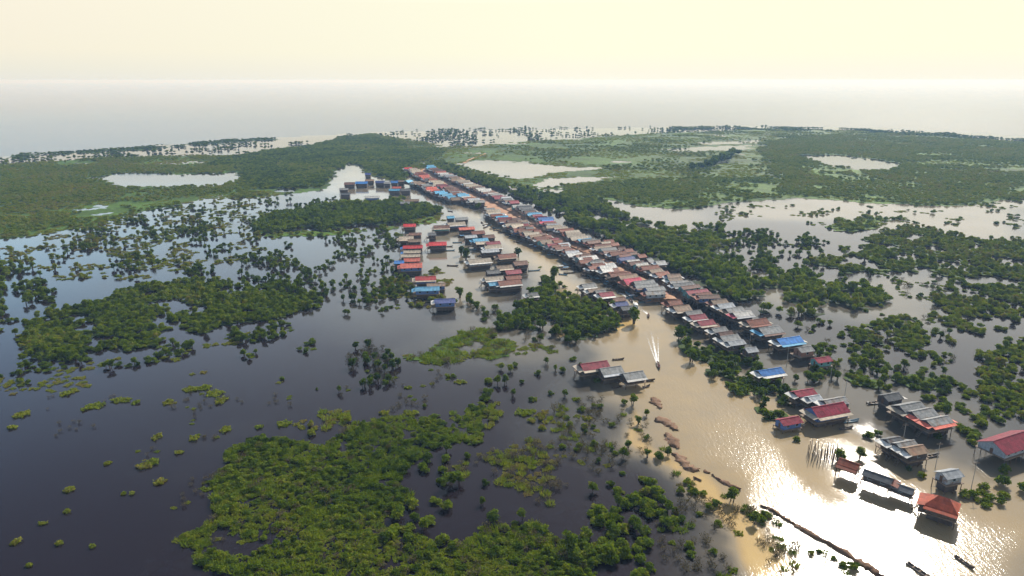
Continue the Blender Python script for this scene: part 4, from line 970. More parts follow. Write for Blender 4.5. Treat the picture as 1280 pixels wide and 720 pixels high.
REG = [
 ('far_left_marsh', {'canopy':1}, 0.8, 5, (1.6,2.9), FAR_L, .62, .36, 60, 'in the far marsh beyond the lagoon'),
 ('far_left_forest', {'canopy':1}, .93, 5, (2.2,3.8), [(255,206),(300,195),(360,187),(400,181),(440,168),(470,170),(520,186),(560,186),(545,194),(525,205),(500,217),(500,226),(470,221),(438,203),(420,216),(400,234),(330,236),(290,230),(300,214)], 0.29, .15, 80, 'in the forest beyond the far channel'),
 ('far_grove_left', {'canopy':.7,'tree':.3}, 0.3, 9, (2.0,3.4), [(-60,206),(100,190),(250,182),(340,176),(400,171),(380,180),(300,193),(150,199),(0,208)], .25, None, 30, 'in the lakeside shallows'),
 ('lake_edge_left', {'canopy':1}, 0.75, 6, (2.0,3.2), [(20,194),(130,187),(250,178),(340,172),(410,166),(410,169),(340,175),(250,181),(130,190),(20,197)], .2, .2, 40, 'along the lake rim'),
 ('right_field', {'canopy':1}, 0.36, 8, (1.6,3.4), FIELD_R, .48, .32, 70, 'in the wide green marsh'),
 ('right_field_forest', {'canopy':1}, 0.82, 5, (1.8,3.2), [(950,180),(1010,170),(1100,167),(1280,180),(1380,188),(1380,262),(1280,248),(1235,254),(1180,257),(1080,252),(1000,246),(960,240),(990,222),(960,205)], .55, .5, 80, 'in the far forest'),
 ('right_field_lower', {'canopy':1}, 0.72, 4.8, (1.8,3.2), [(660,238),(720,232),(800,225),(880,222),(960,225),(1000,246),(900,254),(860,262),(800,258),(750,247),(700,248)], 0.44, 0.46, 50, 'in the marsh edge forest'),
 ('far_shallows', {'canopy':.8,'tree':.2}, 0.28, 11, (2.2,3.8), [(455,165),(560,162),(680,160),(770,160),(860,158),(960,159),(900,164),(800,168),(700,175),(640,178),(560,184),(500,176)], .25, None, 40, 'in the far lake shallows'),
 ('far_rim', {'canopy':1}, 0.55, 6.5, (2,3.4), [(840,158),(960,159),(1100,162),(1280,173),(1380,180),(1380,184),(1280,177),(1100,167),(960,163),(840,162)], .2, None, 50, 'along the far lake rim'),
 ('tree_lines', {'canopy':1}, .9, 8, (4.5,6.5), [(865,214),(885,208),(915,192),(922,193),(900,207),(880,216)], .1, .1, 80, 'in the tree line of the marsh'),
 ('village_forest', {'canopy':.75,'tree':.25}, .73, 3.9, (1.8,3.3), FOREST_V, 0.42, .22, 15, 'in the forest behind the village'),
 ('village_forest_edge', {'tree':1}, 0.5, 5.5, (2,3), [(548,206),(580,216),(640,236),(700,250),(740,262),(720,270),(660,248),(600,228)], .15, None, 20, 'in the palm like tree belt'),
 ('grass_clearing', {'mat':1}, .8, 4, (2,4), [(785,300),(812,296),(818,303),(795,308)], .85, .8, 20, 'in the clearing'),
 ('islet_forest', {'canopy':.85,'tree':.15}, .90, 3.8, (2.0,3.3), [(318,280),(345,268),(380,262),(430,255),(470,256),(500,250),(546,262),(548,268),(520,274),(500,278),(430,286),(380,283),(350,290),(318,287)], 0.33, .2, 40, 'in the dark forest islet'),
 ('islet_shore', {'mat':.8,'bush':.2}, .7, 4.5, (1.6,3), [(318,287),(350,290),(430,287),(500,279),(548,268),(552,276),(500,285),(430,292),(340,298)], .72, .55, 20, 'on the shore of the forest islet'),
 ('drowned_grove', {'tree':.9,'bush':.1}, 0.3, 5.5, (1.4,2.3), [(405,252),(430,235),(470,235),(520,242),(500,250),(430,255),(380,262),(330,262),(340,252)], .15, None, 15, 'in the drowned grove by the far channel'),
 ('left_flood_mats', {'mat':.72,'bush':.18,'tree':.10}, 0.36, 3.4, (.9,2.6), [(-60,312),(60,296),(180,268),(250,254),(320,250),(318,290),(350,300),(330,318),(230,345),(130,352),(60,350),(-60,345)], .66, None, 12, 'on the pale flood beyond the left scrub'),
 ('left_flood_trees', {'tree':.75,'bush':.25}, 0.17, 4.5, (1.2,2.1), [(60,300),(180,268),(320,250),(400,250),(410,290),(500,284),(505,330),(440,350),(330,318),(200,345),(80,345)], .25, None, 14, 'standing in the pale flood'),
 ('mid_flood_trees', {'tree':.8,'bush':.2}, 0.5, 4.2, (1.2,2.1), [(225,345),(270,325),(330,318),(440,345),(480,352),(500,370),(470,388),(430,395),(380,370),(320,352)], .28, None, 13, 'in the drowned trees at the middle of the flood'),
 ('mid_flood_scatter', {'tree':.6,'bush':.25,'mat':.15}, 0.22, 4.2, (1.1,2.0), [(420,290),(505,285),(512,340),(520,385),(470,395),(450,350)], .3, None, 12, 'left of the colourful house cluster'),
 ('left_scrub', {'bush':.86,'tree':.14}, .82, 2.6, (1.2,2.4), [(30,402),(80,388),(130,374),(180,354),(230,350),(290,352),(340,350),(395,368),(400,384),(360,396),(300,404),(250,418),(200,430),(160,440),(120,440),(70,452),(25,446)], 0.46, .32, 13, 'in the dense left scrub'),
 ('left_edge_trees', {'tree':.65,'bush':.35}, 0.6, 3.7, (1.3,2.3), [(-60,322),(30,328),(60,350),(70,385),(30,402),(-60,420)], 0.34, None, 14, 'at the left edge trees'),
 ('left_scrub_fringe', {'bush':.55,'tree':.3,'mat':.15}, 0.4, 3.4, (1.1,2.1), [(-50,420),(30,405),(80,445),(160,440),(240,420),(330,400),(385,400),(390,440),(300,450),(290,430),(200,455),(60,470),(0,500),(-50,500)], .32, None, 12, 'along the lower fringe of the left scrub'),
 ('left_mats', {'mat':1}, 0.17, 3, (.8,2.2), [(-40,450),(60,460),(200,440),(330,410),(390,420),(380,455),(260,470),(150,470),(60,520),(-40,540)], 0.62, None, 14, 'floating below the left scrub'),
 ('dead_grove', {'dry':.55,'tree':.45}, .72, 3.0, (1.3,2.1), [(436,440),(452,430),(475,430),(496,445),(502,470),(490,484),(450,482),(434,464)], .12, None, 10, 'in the small dead grove'),
 ('olive_mat', {'mat':.5,'bush':.05,'dry':.15,'tuft':.3}, .86, 2.2, (1.2,2.4), [(500,446),(535,438),(560,425),(592,412),(612,414),(640,432),(636,446),(600,450),(566,458),(530,455),(505,452)], .62, .55, 14, 'on the olive mat'),
 ('olive_mat_far', {'mat':.8,'dry':.2}, .6, 2.8, (1.2,2.4), [(640,430),(690,428),(700,440),(660,446),(640,444)], .6, None, 12, 'on the mats'),
 ('colour_mats', {'mat':.8,'bush':.2}, .62, 3.2, (1.4,2.6), [(470,352),(510,338),(545,338),(558,345),(560,358),(545,365),(560,372),(560,385),(530,384),(500,384),(470,372)], .68, None, 14, 'on the green mats by the colourful houses'),
 ('cluster_trees', {'tree':.85,'bush':.15}, 0.5, 4.2, (1.2,2.1), [(478,270),(505,275),(500,300),(500,345),(520,375),(470,360),(480,320)], .22, None, 12, 'beside the colourful house cluster'),
 ('grove', {'tree':.8,'bush':.2}, .76, 3.3, (1.6,2.7), [(612,404),(640,386),(662,372),(680,352),(695,346),(725,352),(740,372),(765,380),(788,392),(790,405),(770,412),(745,418),(720,424),(690,418),(650,412),(620,414)], 0.36, .15, 16, 'in the tall tree grove beside the channel'),
 ('grove_fringe', {'tree':.5,'dry':.3,'bush':.2}, .42, 3.8, (1.4,2.4), [(585,375),(640,372),(612,404),(650,414),(740,420),(720,432),(640,428),(600,408)], .25, None, 10, 'at the flooded fringe of the tall grove'),
 ('mid_bushes', {'bush':.55,'tree':.3,'mat':.15}, .20, 5, (1.2,2.2), [(610,450),(720,450),(730,500),(700,520),(600,500)], .42, None, 12, 'scattered above the lower scrub'),
 ('near_scrub', {'bush':.36,'mat':.44,'tuft':.14,'dry':.06}, .955, 1.5, (.7,2.1), [(288,556),(330,545),(398,556),(420,548),(450,530),(500,538),(505,560),(512,575),(500,600),(505,640),(470,655),(500,672),(560,690),(600,662),(650,655),(690,668),(730,690),(745,740),(300,740),(240,688),(216,672),(250,662),(276,645),(274,610),(262,600),(285,580)], .52, .5, 9, 'in the big leafy scrub nearest the camera'),
 ('near_scrub_arm', {'bush':.40,'mat':.44,'tuft':.16}, .80, 1.6, (.7,1.9), [(450,530),(500,518),(540,520),(560,510),(610,506),(622,514),(600,522),(612,545),(590,556),(560,552),(520,580),(500,570)], .5, .5, 9, 'on the upper arm of the leafy scrub'),
 ('near_tall_bushes', {'bush':.7,'tree':.3}, .32, 4.5, (1.7,2.7), [(480,555),(560,545),(600,520),(560,590),(600,640),(680,650),(740,690),(740,720),(540,700),(470,660),(510,620)], .4, None, 9, 'among the taller bushes of the leafy scrub'),
 ('brown_mats', {'mat':.35,'dry':.35,'tuft':.3}, .55, 2.2, (.9,1.9), [(580,575),(620,560),(650,548),(700,555),(716,580),(742,610),(730,640),(690,635),(640,640),(590,620),(560,590)], .66, None, 9, 'on the brownish mats'),
 ('upper_mats', {'mat':.5,'bush':.2,'tuft':.3}, .45, 2.4, (.9,1.9), [(400,512),(440,512),(450,530),(420,545),(350,540),(330,530)], .72, None, 9, 'on the mats above the leafy scrub'),
 ('mid_mats', {'mat':.4,'bush':.3,'tuft':.3}, .34, 2.6, (.9,2.0), [(600,500),(680,506),(710,520),(690,545),(640,545),(600,530)], .66, None, 9, 'on the mats right of the scrub arm'),
 ('drowned_scrub', {'dry':.75,'bush':.15,'mat':.1}, .42, 2.8, (.9,1.8), [(680,500),(790,490),(815,560),(800,600),(740,600),(700,560)], .45, None, 9, 'in the drowned scrub by the mud shore'),
 ('drowned_scrub_low', {'dry':.75,'mat':.1,'bush':.15}, .50, 2.4, (.8,1.7), [(830,630),(900,620),(960,650),(1010,690),(1000,720),(860,720),(800,690)], .5, None, 8, 'in the muddy shallows'),
 ('low_mid_bushes', {'bush':.9,'tree':.1}, .72, 2.9, (1.4,2.5), [(748,625),(780,608),(800,600),(838,612),(835,632),(850,650),(820,668),(808,690),(780,700),(740,700),(730,665)], .46, None, 9, 'in the round bush clump below the mud shore'),
 ('low_mid_scrub', {'bush':.8,'mat':.2}, .8, 2.6, (1.2,2.2), [(690,690),(740,680),(800,690),(830,740),(690,740)], .5, .45, 9, 'in the bottom bush clump'),
 ('olive_knoll', {'mat':.3,'bush':.4,'dry':.3}, .9, 2.0, (.9,1.6), [(847,606),(868,602),(886,612),(884,622),(866,624),(850,618)], .6, .5, 9, 'on the olive knoll by the mud bank'),
 ('bank_knoll', {'bush':.7,'dry':.3}, .9, 2.2, (1.0,1.8), [(935,640),(950,636),(975,648),(985,660),(960,660),(940,655)], .5, .5, 9, 'on the knoll inside the long mud bank'),
 ('bank_trees', {'tree':.55,'bush':.45}, 0.68, 3.0, (1.2,2.3), [(846,412),(862,408),(868,428),(885,440),(905,442),(940,440),(962,450),(948,470),(990,486),(985,500),(978,520),(950,530),(935,525),(938,500),(900,480),(876,455),(850,440)], .38, .34, 10, 'on the wooded bank'),
 ('bank_bushes', {'bush':.8,'tree':.2}, 0.64, 2.7, (1.2,2.2), [(905,478),(960,470),(980,485),(975,500),(960,500),(980,518),(945,532),(936,522),(940,505),(910,492)], .46, .4, 9, 'on the near end of the wooded bank'),
 ('behind_blue', {'tree':.7,'bush':.3}, 0.5, 3.6, (1.2,2.2), [(980,440),(1010,440),(1050,455),(1040,475),(1000,480),(975,470),(950,480)], .3, None, 12, 'between the blue roofs'),
 ('right_upper_patch', {'bush':.6,'mat':.4}, .9, 4.2, (2.0,3.2), [(1050,276),(1070,269),(1108,272),(1110,282),(1085,288),(1050,290),(1040,284)], .52, .5, 20, 'on the small island in the right lagoon'),
 ('right_lagoon', {'bush':.5,'mat':.5}, .18, 4.5, (1.2,2.8), [(890,258),(1100,254),(1280,245),(1280,306),(1060,285),(900,278)], .4, None, 16, 'dotted in the right lagoon'),
 ('right_scrub', {'bush':.85,'tree':.15}, .68, 2.9, (1.3,2.4), [(1012,328),(1040,318),(1080,300),(1110,286),(1150,283),(1180,290),(1230,300),(1290,304),(1370,310),(1370,360),(1280,352),(1240,345),(1200,345),(1165,347),(1130,340),(1080,345),(1040,338)], 0.55, .42, 13, 'in the olive scrub of the right lagoon'),
 ('right_mid_trees', {'tree':.5,'bush':.5}, 0.45, 3.8, (1.4,2.4), [(900,290),(960,290),(1040,300),(1010,325),(960,330),(930,350),(960,340)], .3, None, 14, 'by the lagoon neck'),
 ('right_mid_scrub', {'bush':.9,'tree':.1}, .70, 2.8, (1.4,2.4), [(1085,402),(1130,395),(1165,405),(1168,422),(1150,428),(1140,436),(1080,428),(1070,412)], 0.46, .4, 11, 'in the round scrub island'),
 ('right_low_scrub', {'bush':.85,'tree':.15}, 0.58, 2.9, (1.2,2.2), [(1060,440),(1110,432),(1180,440),(1195,452),(1170,460),(1120,462),(1060,455)], .42, None, 10, 'in the broken scrub below the round island'),
 ('right_hedge', {'bush':.9,'tree':.1}, 0.66, 2.8, (1.3,2.3), [(1048,470),(1080,466),(1120,474),(1160,470),(1200,478),(1212,490),(1195,496),(1150,486),(1110,490),(1060,482)], .45, .42, 10, 'in the hedge of scrub behind the grey roofs'),
 ('right_edge_scrub', {'bush':.9,'tree':.1}, .60, 2.8, (1.3,2.4), [(1180,352),(1290,354),(1370,360),(1370,545),(1285,520),(1262,526),(1240,505),(1215,480),(1218,455),(1196,430),(1178,405),(1165,370)], 0.51, .45, 11, 'in the dense scrub at the right edge'),
 ('right_near_bushes', {'bush':1}, 0.5, 3.2, (1.4,2.4), [(1165,490),(1215,486),(1262,524),(1228,540),(1215,560),(1190,530),(1165,510)], .47, None, 10, 'left of the large crimson hall'),
 ('right_low_bush', {'bush':1}, .92, 2.7, (1.3,2.1), [(1200,616),(1225,608),(1250,618),(1255,634),(1240,640),(1215,628)], .5, .45, 9, 'beside the orange red roofed house'),
 ('right_scatter', {'tree':.40,'bush':.4,'dry':.2}, .30, 4.2, (1.1,2.2), [(985,396),(1060,392),(1100,380),(1160,420),(1195,470),(1170,500),(1050,470),(1010,440)], .3, None, 12, 'scattered in the right flood'),
 ('neck_shrubs', {'dry':.6,'tree':.4}, .3, 4.5, (1.3,2.2), [(1080,345),(1170,345),(1200,380),(1170,400),(1190,440),(1160,425),(1140,385)], .25, None, 12, 'in the blue lagoon neck'),
 ('islet_green', {'bush':.5,'mat':.5}, .7, 3.6, (1.4,2.4), [(642,330),(662,328),(668,336),(645,338)], .6, .5, 12, 'on the grass tip of the islet'),
 ('isle_neck', {'tree':.4,'bush':.6}, .9, 3.2, (1.5,2.5), [(938,328),(955,320),(972,322),(974,334),(955,340),(940,338)], .3, None, 12, 'on the tree islet by the lagoon neck'),
 ('isle_neck_trees', {'tree':.75,'bush':.25}, .55, 4, (1.4,2.3), [(985,335),(1010,336),(1050,345),(1060,352),(1030,352),(990,346)], .28, None, 10, 'along the lagoon neck'),
 ('isle_shrubs', {'dry':.35,'bush':.35,'mat':.3}, .34, 3.0, (.9,2.0), [(1080,345),(1165,345),(1195,362),(1165,376),(1180,430),(1215,470),(1180,450),(1150,400),(1120,365)], .42, None, 10, 'in the lagoon neck'),
 ('sub_scrub', {'dry':.75,'mat':.25}, .16, 3.0, (.6,1.3), [(120,480),(330,500),(300,560),(260,640),(180,640),(140,560),(60,540),(60,490)], .45, None, 9, 'half drowned in the dark flood'),
 ('sub_scrub_mid', {'dry':.6,'mat':.25,'bush':.15}, .2, 3.2, (.7,1.5), [(330,470),(620,460),(620,500),(450,515),(340,505)], .45, None, 9, 'half drowned above the leafy scrub'),
 ('isle_mid', {'tree':.5,'bush':.3,'mat':.2}, .35, 4, (1.2,2.2), [(885,312),(930,300),(1000,300),(1045,300),(1030,318),(990,322),(900,326)], .36, None, 9, 'in the lagoon neck shallows'),
 ('field_tufts', {'mat':1}, .55, 6.5, (2.0,4.2), FIELD_R, .56, None, 40, 'in the wide green marsh'),
 ('marsh_tufts', {'mat':1}, .5, 6.0, (1.8,3.6), FAR_L, .60, None, 40, 'in the far marsh'),
 ('bank_side', {'bush':.40,'dry':.3,'tuft':.3}, .36, 2.2, (.7,1.5), [(868,592),(905,606),(945,630),(985,655),(1030,682),(1070,706),(1060,722),(1010,700),(960,668),(905,640),(870,620)], .48, None, 7, 'beside the long mud bank'),
 ('shore_grass', {'tuft':.5,'dry':.5}, .17, 2.2, (.8,1.6), [(690,500),(800,500),(830,560),(870,620),(1000,700),(1000,740),(840,740),(820,640),(760,600),(700,560)], .6, None, 8, 'in the muddy shallows'),
 ('village_trees', {'tree':1}, .8, 5, (2.4,3.4), [(588,252),(612,254),(608,262),(590,262)], .2, None, 20, 'in the village tree gap'),
]
XS = np.array([h[0] for h in HOUSES]); YS = np.array([h[1] for h in HOUSES]); RS = np.array([h[2] for h in HOUSES])
EXC = [np.array(groundv(p)) for p in POND + RIVER]
BX = np.array([b[0] for b in BOATS]); BY = np.array([b[1] for b in BOATS])
def clear(x, y, pad=0.0, exc=True, amp=1.0):
    ok = np.ones(len(x), bool)
    dist = np.hypot(x, y); a = np.clip(dist * .012, 1.0, 14) * amp
    xx = x + (fbm(x, y, 14, 31) - .5) * 2.6 * a; yy = y + (fbm(x, y, 14, 47) - .5) * 2.6 * a
    if exc:
        for p in EXC: ok &= ~inpoly(xx, yy, p)
    for i in range(0, len(x), 4000):
        s = slice(i, i + 4000)
        d = np.hypot(x[s, None] - XS[None], y[s, None] - YS[None]) - RS[None] * .62
        ok[s] &= d.min(1) > pad
        ok[s] &= np.hypot(x[s, None] - BX[None], y[s, None] - BY[None]).min(1) > 3.0
    return ok
PLANTS = []      # kind, x, y, radius, zscale, rot, tint, phrase
SHEETV, SHEETF, SHEETT = [], [], []
KI = {'bush': 0, 'tree': 1, 'canopy': 2, 'mat': 3, 'dry': 4, 'tuft': 5}; KN = list(KI)
allp = []
def region_mask(x, y, wp, cover, ns, seed):
    d = np.hypot(x, y); a = np.clip(d * .016, 2.0, 22)
    xx = x + (fbm(x, y, ns * .8, 61) - .5) * 2.4 * a; yy = y + (fbm(x, y, ns * .8, 83) - .5) * 2.4 * a
    m = inpoly(xx, yy, wp)
    nz = fbm(x, y, ns, seed, 4)
    thr = np.quantile(nz[m], cover) if m.sum() > 8 else 1
    return m & (nz <= thr)
for ri, (nm, mix, cover, sp, (r0, r1), poly, tint, gt, ns, phrase) in enumerate(REG):
    wp = groundv(poly); lo = wp.min(0) - 25; hi = wp.max(0) + 25
    gx, gy = np.meshgrid(np.arange(lo[0], hi[0], sp), np.arange(lo[1], hi[1], sp))
    x = gx.ravel() + RNG.uniform(-.48, .48, gx.size) * sp; y = gy.ravel() + RNG.uniform(-.48, .48, gx.size) * sp
    m = region_mask(x, y, wp, cover, ns, 100 + ri); x, y = x[m], y[m]
    m = clear(x, y, .6, exc=not nm.startswith('isle')); x, y = x[m], y[m]; n = len(x)
    if n == 0: continue
    ks = list(mix); pr = np.array([mix[k] for k in ks]); kk = RNG.choice([KI[k] for k in ks], n, p=pr / pr.sum())
    big = vnoise(x / (ns * .7), y / (ns * .7), 200 + ri)
    r = r0 + (r1 - r0) * np.clip(.55 * RNG.uniform(0, 1, n) + .45 * big, 0, 1)
    t = tint + .05 + (fbm(x, y, 35, 7) - .5) * .5 + RNG.normal(0, .06, n)
    zs = np.where(kk == 0, RNG.uniform(.5, 1.15, n), np.where(kk == 1, RNG.uniform(.72, 1.12, n), np.where(kk == 2, RNG.uniform(.8, 1.25, n) * (.72 if 'far' in nm or 'field' in nm or 'rim' in nm or 'edge_left' in nm else 1), RNG.uniform(.8, 1.3, n))))
    r = np.where(kk == 1, r * .92, r)
    t = np.where(kk == 5, t - .10, t); zs = np.where(kk == 5, zs * .8, zs)
    t = np.where(kk == 3, t + (-.06 if 'near_scrub' in nm else .12), t)
    if nm.startswith('right'): t = t + .07
    if 'near_scrub' in nm: zs = zs * np.where(kk == 0, .8, 1.0); t = np.where(kk == 0, t - .08 - .10 * (r > 1.3), t)
    allp.append(np.stack([kk, x, y, r, zs * r * np.where(kk == 3, 1.0, 1.0), RNG.uniform(0, 6.28, n), np.clip(t, .0, .98), np.full(n, ri)], 1))
    if gt is not None and wp[:, 1].min() > 205:
        c = 2.2 if lo[1] < 280 else (4.5 if lo[1] < 600 else 9.0)
        nx = int((hi[0] - lo[0]) / c) + 2; ny = int((hi[1] - lo[1]) / c) + 2
        vx, vy = np.meshgrid(lo[0] + np.arange(nx + 1) * c, lo[1] + np.arange(ny + 1) * c)
        vx = vx + RNG.uniform(-.38, .38, vx.shape) * c; vy = vy + RNG.uniform(-.38, .38, vy.shape) * c
        cx = (vx[:-1, :-1] + vx[1:, 1:]) / 2; cy = (vy[:-1, :-1] + vy[1:, 1:]) / 2
        mm = region_mask(cx.ravel(), cy.ravel(), wp, (.97 if nm in ('right_field', 'right_field_forest', 'right_field_lower', 'far_left_marsh') else cover * (.97 if wp[:, 1].min() > 420 else .84)), ns, 100 + ri)
        mm &= clear(cx.ravel(), cy.ravel(), -2.0)
        idx = np.arange((nx + 1) * (ny + 1)).reshape(ny + 1, nx + 1)
        f = np.stack([idx[:-1, :-1], idx[:-1, 1:], idx[1:, 1:], idx[1:, :-1]], -1).reshape(-1, 4)[mm]
        if len(f):
            used, inv = np.unique(f, return_inverse=True); f2 = inv.reshape(-1, 4)
            v = np.stack([vx.ravel()[used], vy.ravel()[used], np.full(len(used), .06 + .006 * ri)], 1)
            base = sum(len(q) for q in SHEETV); SHEETV.append(v); SHEETF.append(f2 + base); SHEETT.append(np.full(len(v), gt - (.22 if wp[:, 1].min() < 420 else 0)) + (fbm(v[:, 0], v[:, 1], 90, 3) - .5) * .3)
V = np.concatenate(SHEETV); F = np.concatenate(SHEETF); T = np.concatenate(SHEETT)
me = mesh_from('marsh_ground', V, F, [M['marsh']]); at_ = me.attributes.new('tint', 'FLOAT', 'POINT'); at_.data.foreach_set('value', T.astype(np.float32))
tag(link('marsh_ground', me), kind='structure')

# plants placed one by one: px, py (foot), radius m, kind, tint, label
SOLO = [
 (915,627,1.9,'tree',.4,'tall round crowned tree on the mud bank beside the river glare'),(908,616,0,'',0,''),
 (894,632,1.7,'bush',.36,'dark bush just left of the tall mud bank tree'),(943,655,1.5,'tree',.5,'narrow leafy tree at the left end of the bank knoll'),
 (1066,710,1.5,'bush',.5,'round bush sitting on the near end of the long mud bank'),(1049,577,1.9,'tree',.5,'small leafy tree between the post field and the long grey hall'),(1085,572,0,'',0,''),
 (1075,573,1.6,'tree',.55,'leafy tree behind the far end of the long grey hall'),(996,551,1.3,'bush',.46,'lone bush with a thin stem left of the bare posts'),
 (1085,547,1.8,'bush',.45,'larger of two round bushes left of the three joined huts'),(1097,544,1.3,'bush',.4,'smaller of two round bushes left of the three joined huts'),
 (1151,596,1.5,'bush',.5,'small round bush left of the pale silver tall hut'),(1134,588,1.2,'bush',.35,'low dark bush below the tan roofed joined hut'),
 (1254,590,2.2,'bush',.42,'round bush in front of the large crimson hall, the upper of two'),(1253,606,2.4,'bush',.36,'round dark bush in front of the large crimson hall, the lower of two'),(1280,615,2.2,'bush',.44,'bush cut by the frame below the large crimson hall'),
 (1182,520,1.8,'tree',.4,'round crowned tree behind the coral edged roof'),(1158,500,1.9,'bush',.5,'pale round bush at the right end of the double grey house'),(1170,548,1.6,'bush',.35,'dark bush in front of the coral edged roof house'),
 (760,464,0,'',0,''),(747,478,1.6,'bush',.4,'green bush leaning on the grey roofed mud shore house'),(726,458,1.4,'bush',.3,'dark round bush left of the crimson mud shore roof'),
 (673,468,1.7,'bush',.55,'bright green round bush, largest of the pair near the mud shore houses'),(683,455,1.3,'tree',.4,'small tree above the bright green round bush'),(702,464,1.6,'bush',.42,'dark bush left of the crimson mud shore house'),
 (694,463,1.0,'tree',.45,'thin little tree between two bushes near the mud shore'),(622,480,1.5,'tree',.35,'left of twin dark trees standing in open flood'),(632,479,1.6,'tree',.38,'right of twin dark trees standing in open flood'),
 (652,478,1.1,'bush',.3,'small dark bush right of twin trees'),(641,495,1.1,'tree',.3,'lone little tree below the twin trees'),(706,496,1.3,'tree',.5,'lone yellow green tree in calm flood below the mud shore houses'),
 (791,507,1.7,'tree',.45,'bushy tree on the mud shore below the lone grey house'),(780,505,1.4,'bush',.35,'dark bush left of the mud shore tree'),(808,520,1.1,'tree',.3,'thin tree beside the first mud heap'),(798,530,1.2,'tree',.3,'dark small tree in brown shallows'),
 (822,573,1.9,'bush',.42,'round bush on the brown shallows by the mud heaps'),(835,569,1.3,'tree',.4,'small tree touching the mud heaps'),(809,572,1.1,'tree',.35,'thin tree left of the round mud heap bush'),
 (779,572,1.6,'tree',.4,'tallish tree in the drowned scrub'),(785,560,1.2,'tree',.38,'thin tree behind the tallish drowned scrub tree'),(763,606,1.3,'bush',.3,'dark lone bush in grey flood below drowned scrub'),(741,615,1.4,'tree',.42,'lone narrow tree left of the round bush clump'),
 (732,541,1.1,'bush',.3,'small dark bush in calm grey water'),(741,535,0.9,'bush',.3,'smaller dark bush in calm grey water'),(748,577,1.2,'bush',.3,'dark bush at the edge of drowned scrub'),
 (574,604,1.6,'tree',.4,'tall forked tree standing in the inner pool of the leafy scrub'),(603,630,1.0,'tree',.4,'thin tree with fallen branches in the inner pool'),(606,606,1.5,'bush',.3,'dark bush across the inner pool'),
 (553,590,1.7,'bush',.42,'round dark bush at the top of the inner pool, right one'),(531,590,1.6,'bush',.42,'round dark bush at the top of the inner pool, left one'),(584,572,1.5,'bush',.42,'bush on the bridge between scrub arms'),
 (614,650,2.1,'bush',.45,'round bush clump at the foot of the inner pool'),(652,650,1.5,'tree',.4,'narrow tree right of the round bush clump in the pool'),(519,650,1.9,'bush',.4,'dark round bush left of the inner pool'),(484,675,2.0,'bush',.36,'tall dark bush at the lower notch of the scrub'),(512,676,1.9,'bush',.44,'second tall bush at the lower notch of the scrub'),
 (693,515,1.8,'dry',.5,'bare grey brown tree above the drowned scrub'),(424,490,1.1,'tree',.35,'lone dark tree left below the small dead grove'),(396,487,.7,'bush',.4,'tiny dark bush in calm flood'),
 (632,331,0,'',0,''),(583,325,3.2,'tree',.25,'left of two big trees in mid channel beside the islet'),(647,322,3.0,'tree',.25,'tall tree standing in the channel right of the islet'),(577,319,2.6,'tree',.22,'right of two big trees in mid channel beside the islet'),
 (693,350,3.4,'tree',.3,'tallest tree at the head of the grove'),(792,405,3.4,'tree',.3,'broad tree at the channel corner of the grove'),(849,425,3.0,'tree',.3,'big dark tree at the tip of the wooded bank'),(858,436,2.4,'tree',.32,'second dark tree at the tip of the wooded bank'),(864,452,2.6,'tree',.34,'dark tree leaning over the channel on the wooded bank'),
 (575,372,2.4,'tree',.3,'round tree right of the deep blue roof'),(569,378,1.8,'bush',.36,'bush right of the deep blue roof'),(206,268,0,'',0,''),
]
extra = []
for (px, py, r, k, t, lab) in SOLO:
    if r <= 0: continue
    p = ground(px, py); extra.append((KI[k], p[0], p[1], r, r * 1.05, RNG.uniform(0, 6.28), t, -1, lab))
P = np.concatenate(allp)
ex = np.array([e[:8] for e in extra])
d = np.full(len(P), 1e9)
for e in ex: d = np.minimum(d, np.hypot(P[:, 1] - e[1], P[:, 2] - e[2]) - e[3] * .8)
P = P[d > .5]
solo_n = len(ex)
P = np.concatenate([ex, P]); SL = [e[8] for e in extra]
px, py, dep = project(P[:, 1], P[:, 2], 1.0)
inside = (px > 4) & (px < 1276) & (py < 716) & (py > 120)
size = FPX / dep * P[:, 3] * np.where(P[:, 0] == 1, 1.35, 1.0); size[:solo_n] = 1e6 - np.arange(solo_n)
keep = (px > -170) & (px < 1450) & (py < 800)
taken = np.zeros(len(P), bool)
NPAR = 270
TREES, BUSHES = [], []
for kind, lst in ((1, TREES), (0, BUSHES)):
    c = np.where((P[:, 0] == kind) & inside)[0]; c = c[np.argsort(-size[c])][:NPAR]; lst.extend(c.tolist()); taken[c] = True
solo_dry = [i for i in range(solo_n) if P[i, 0] == 4]; taken[solo_dry] = True
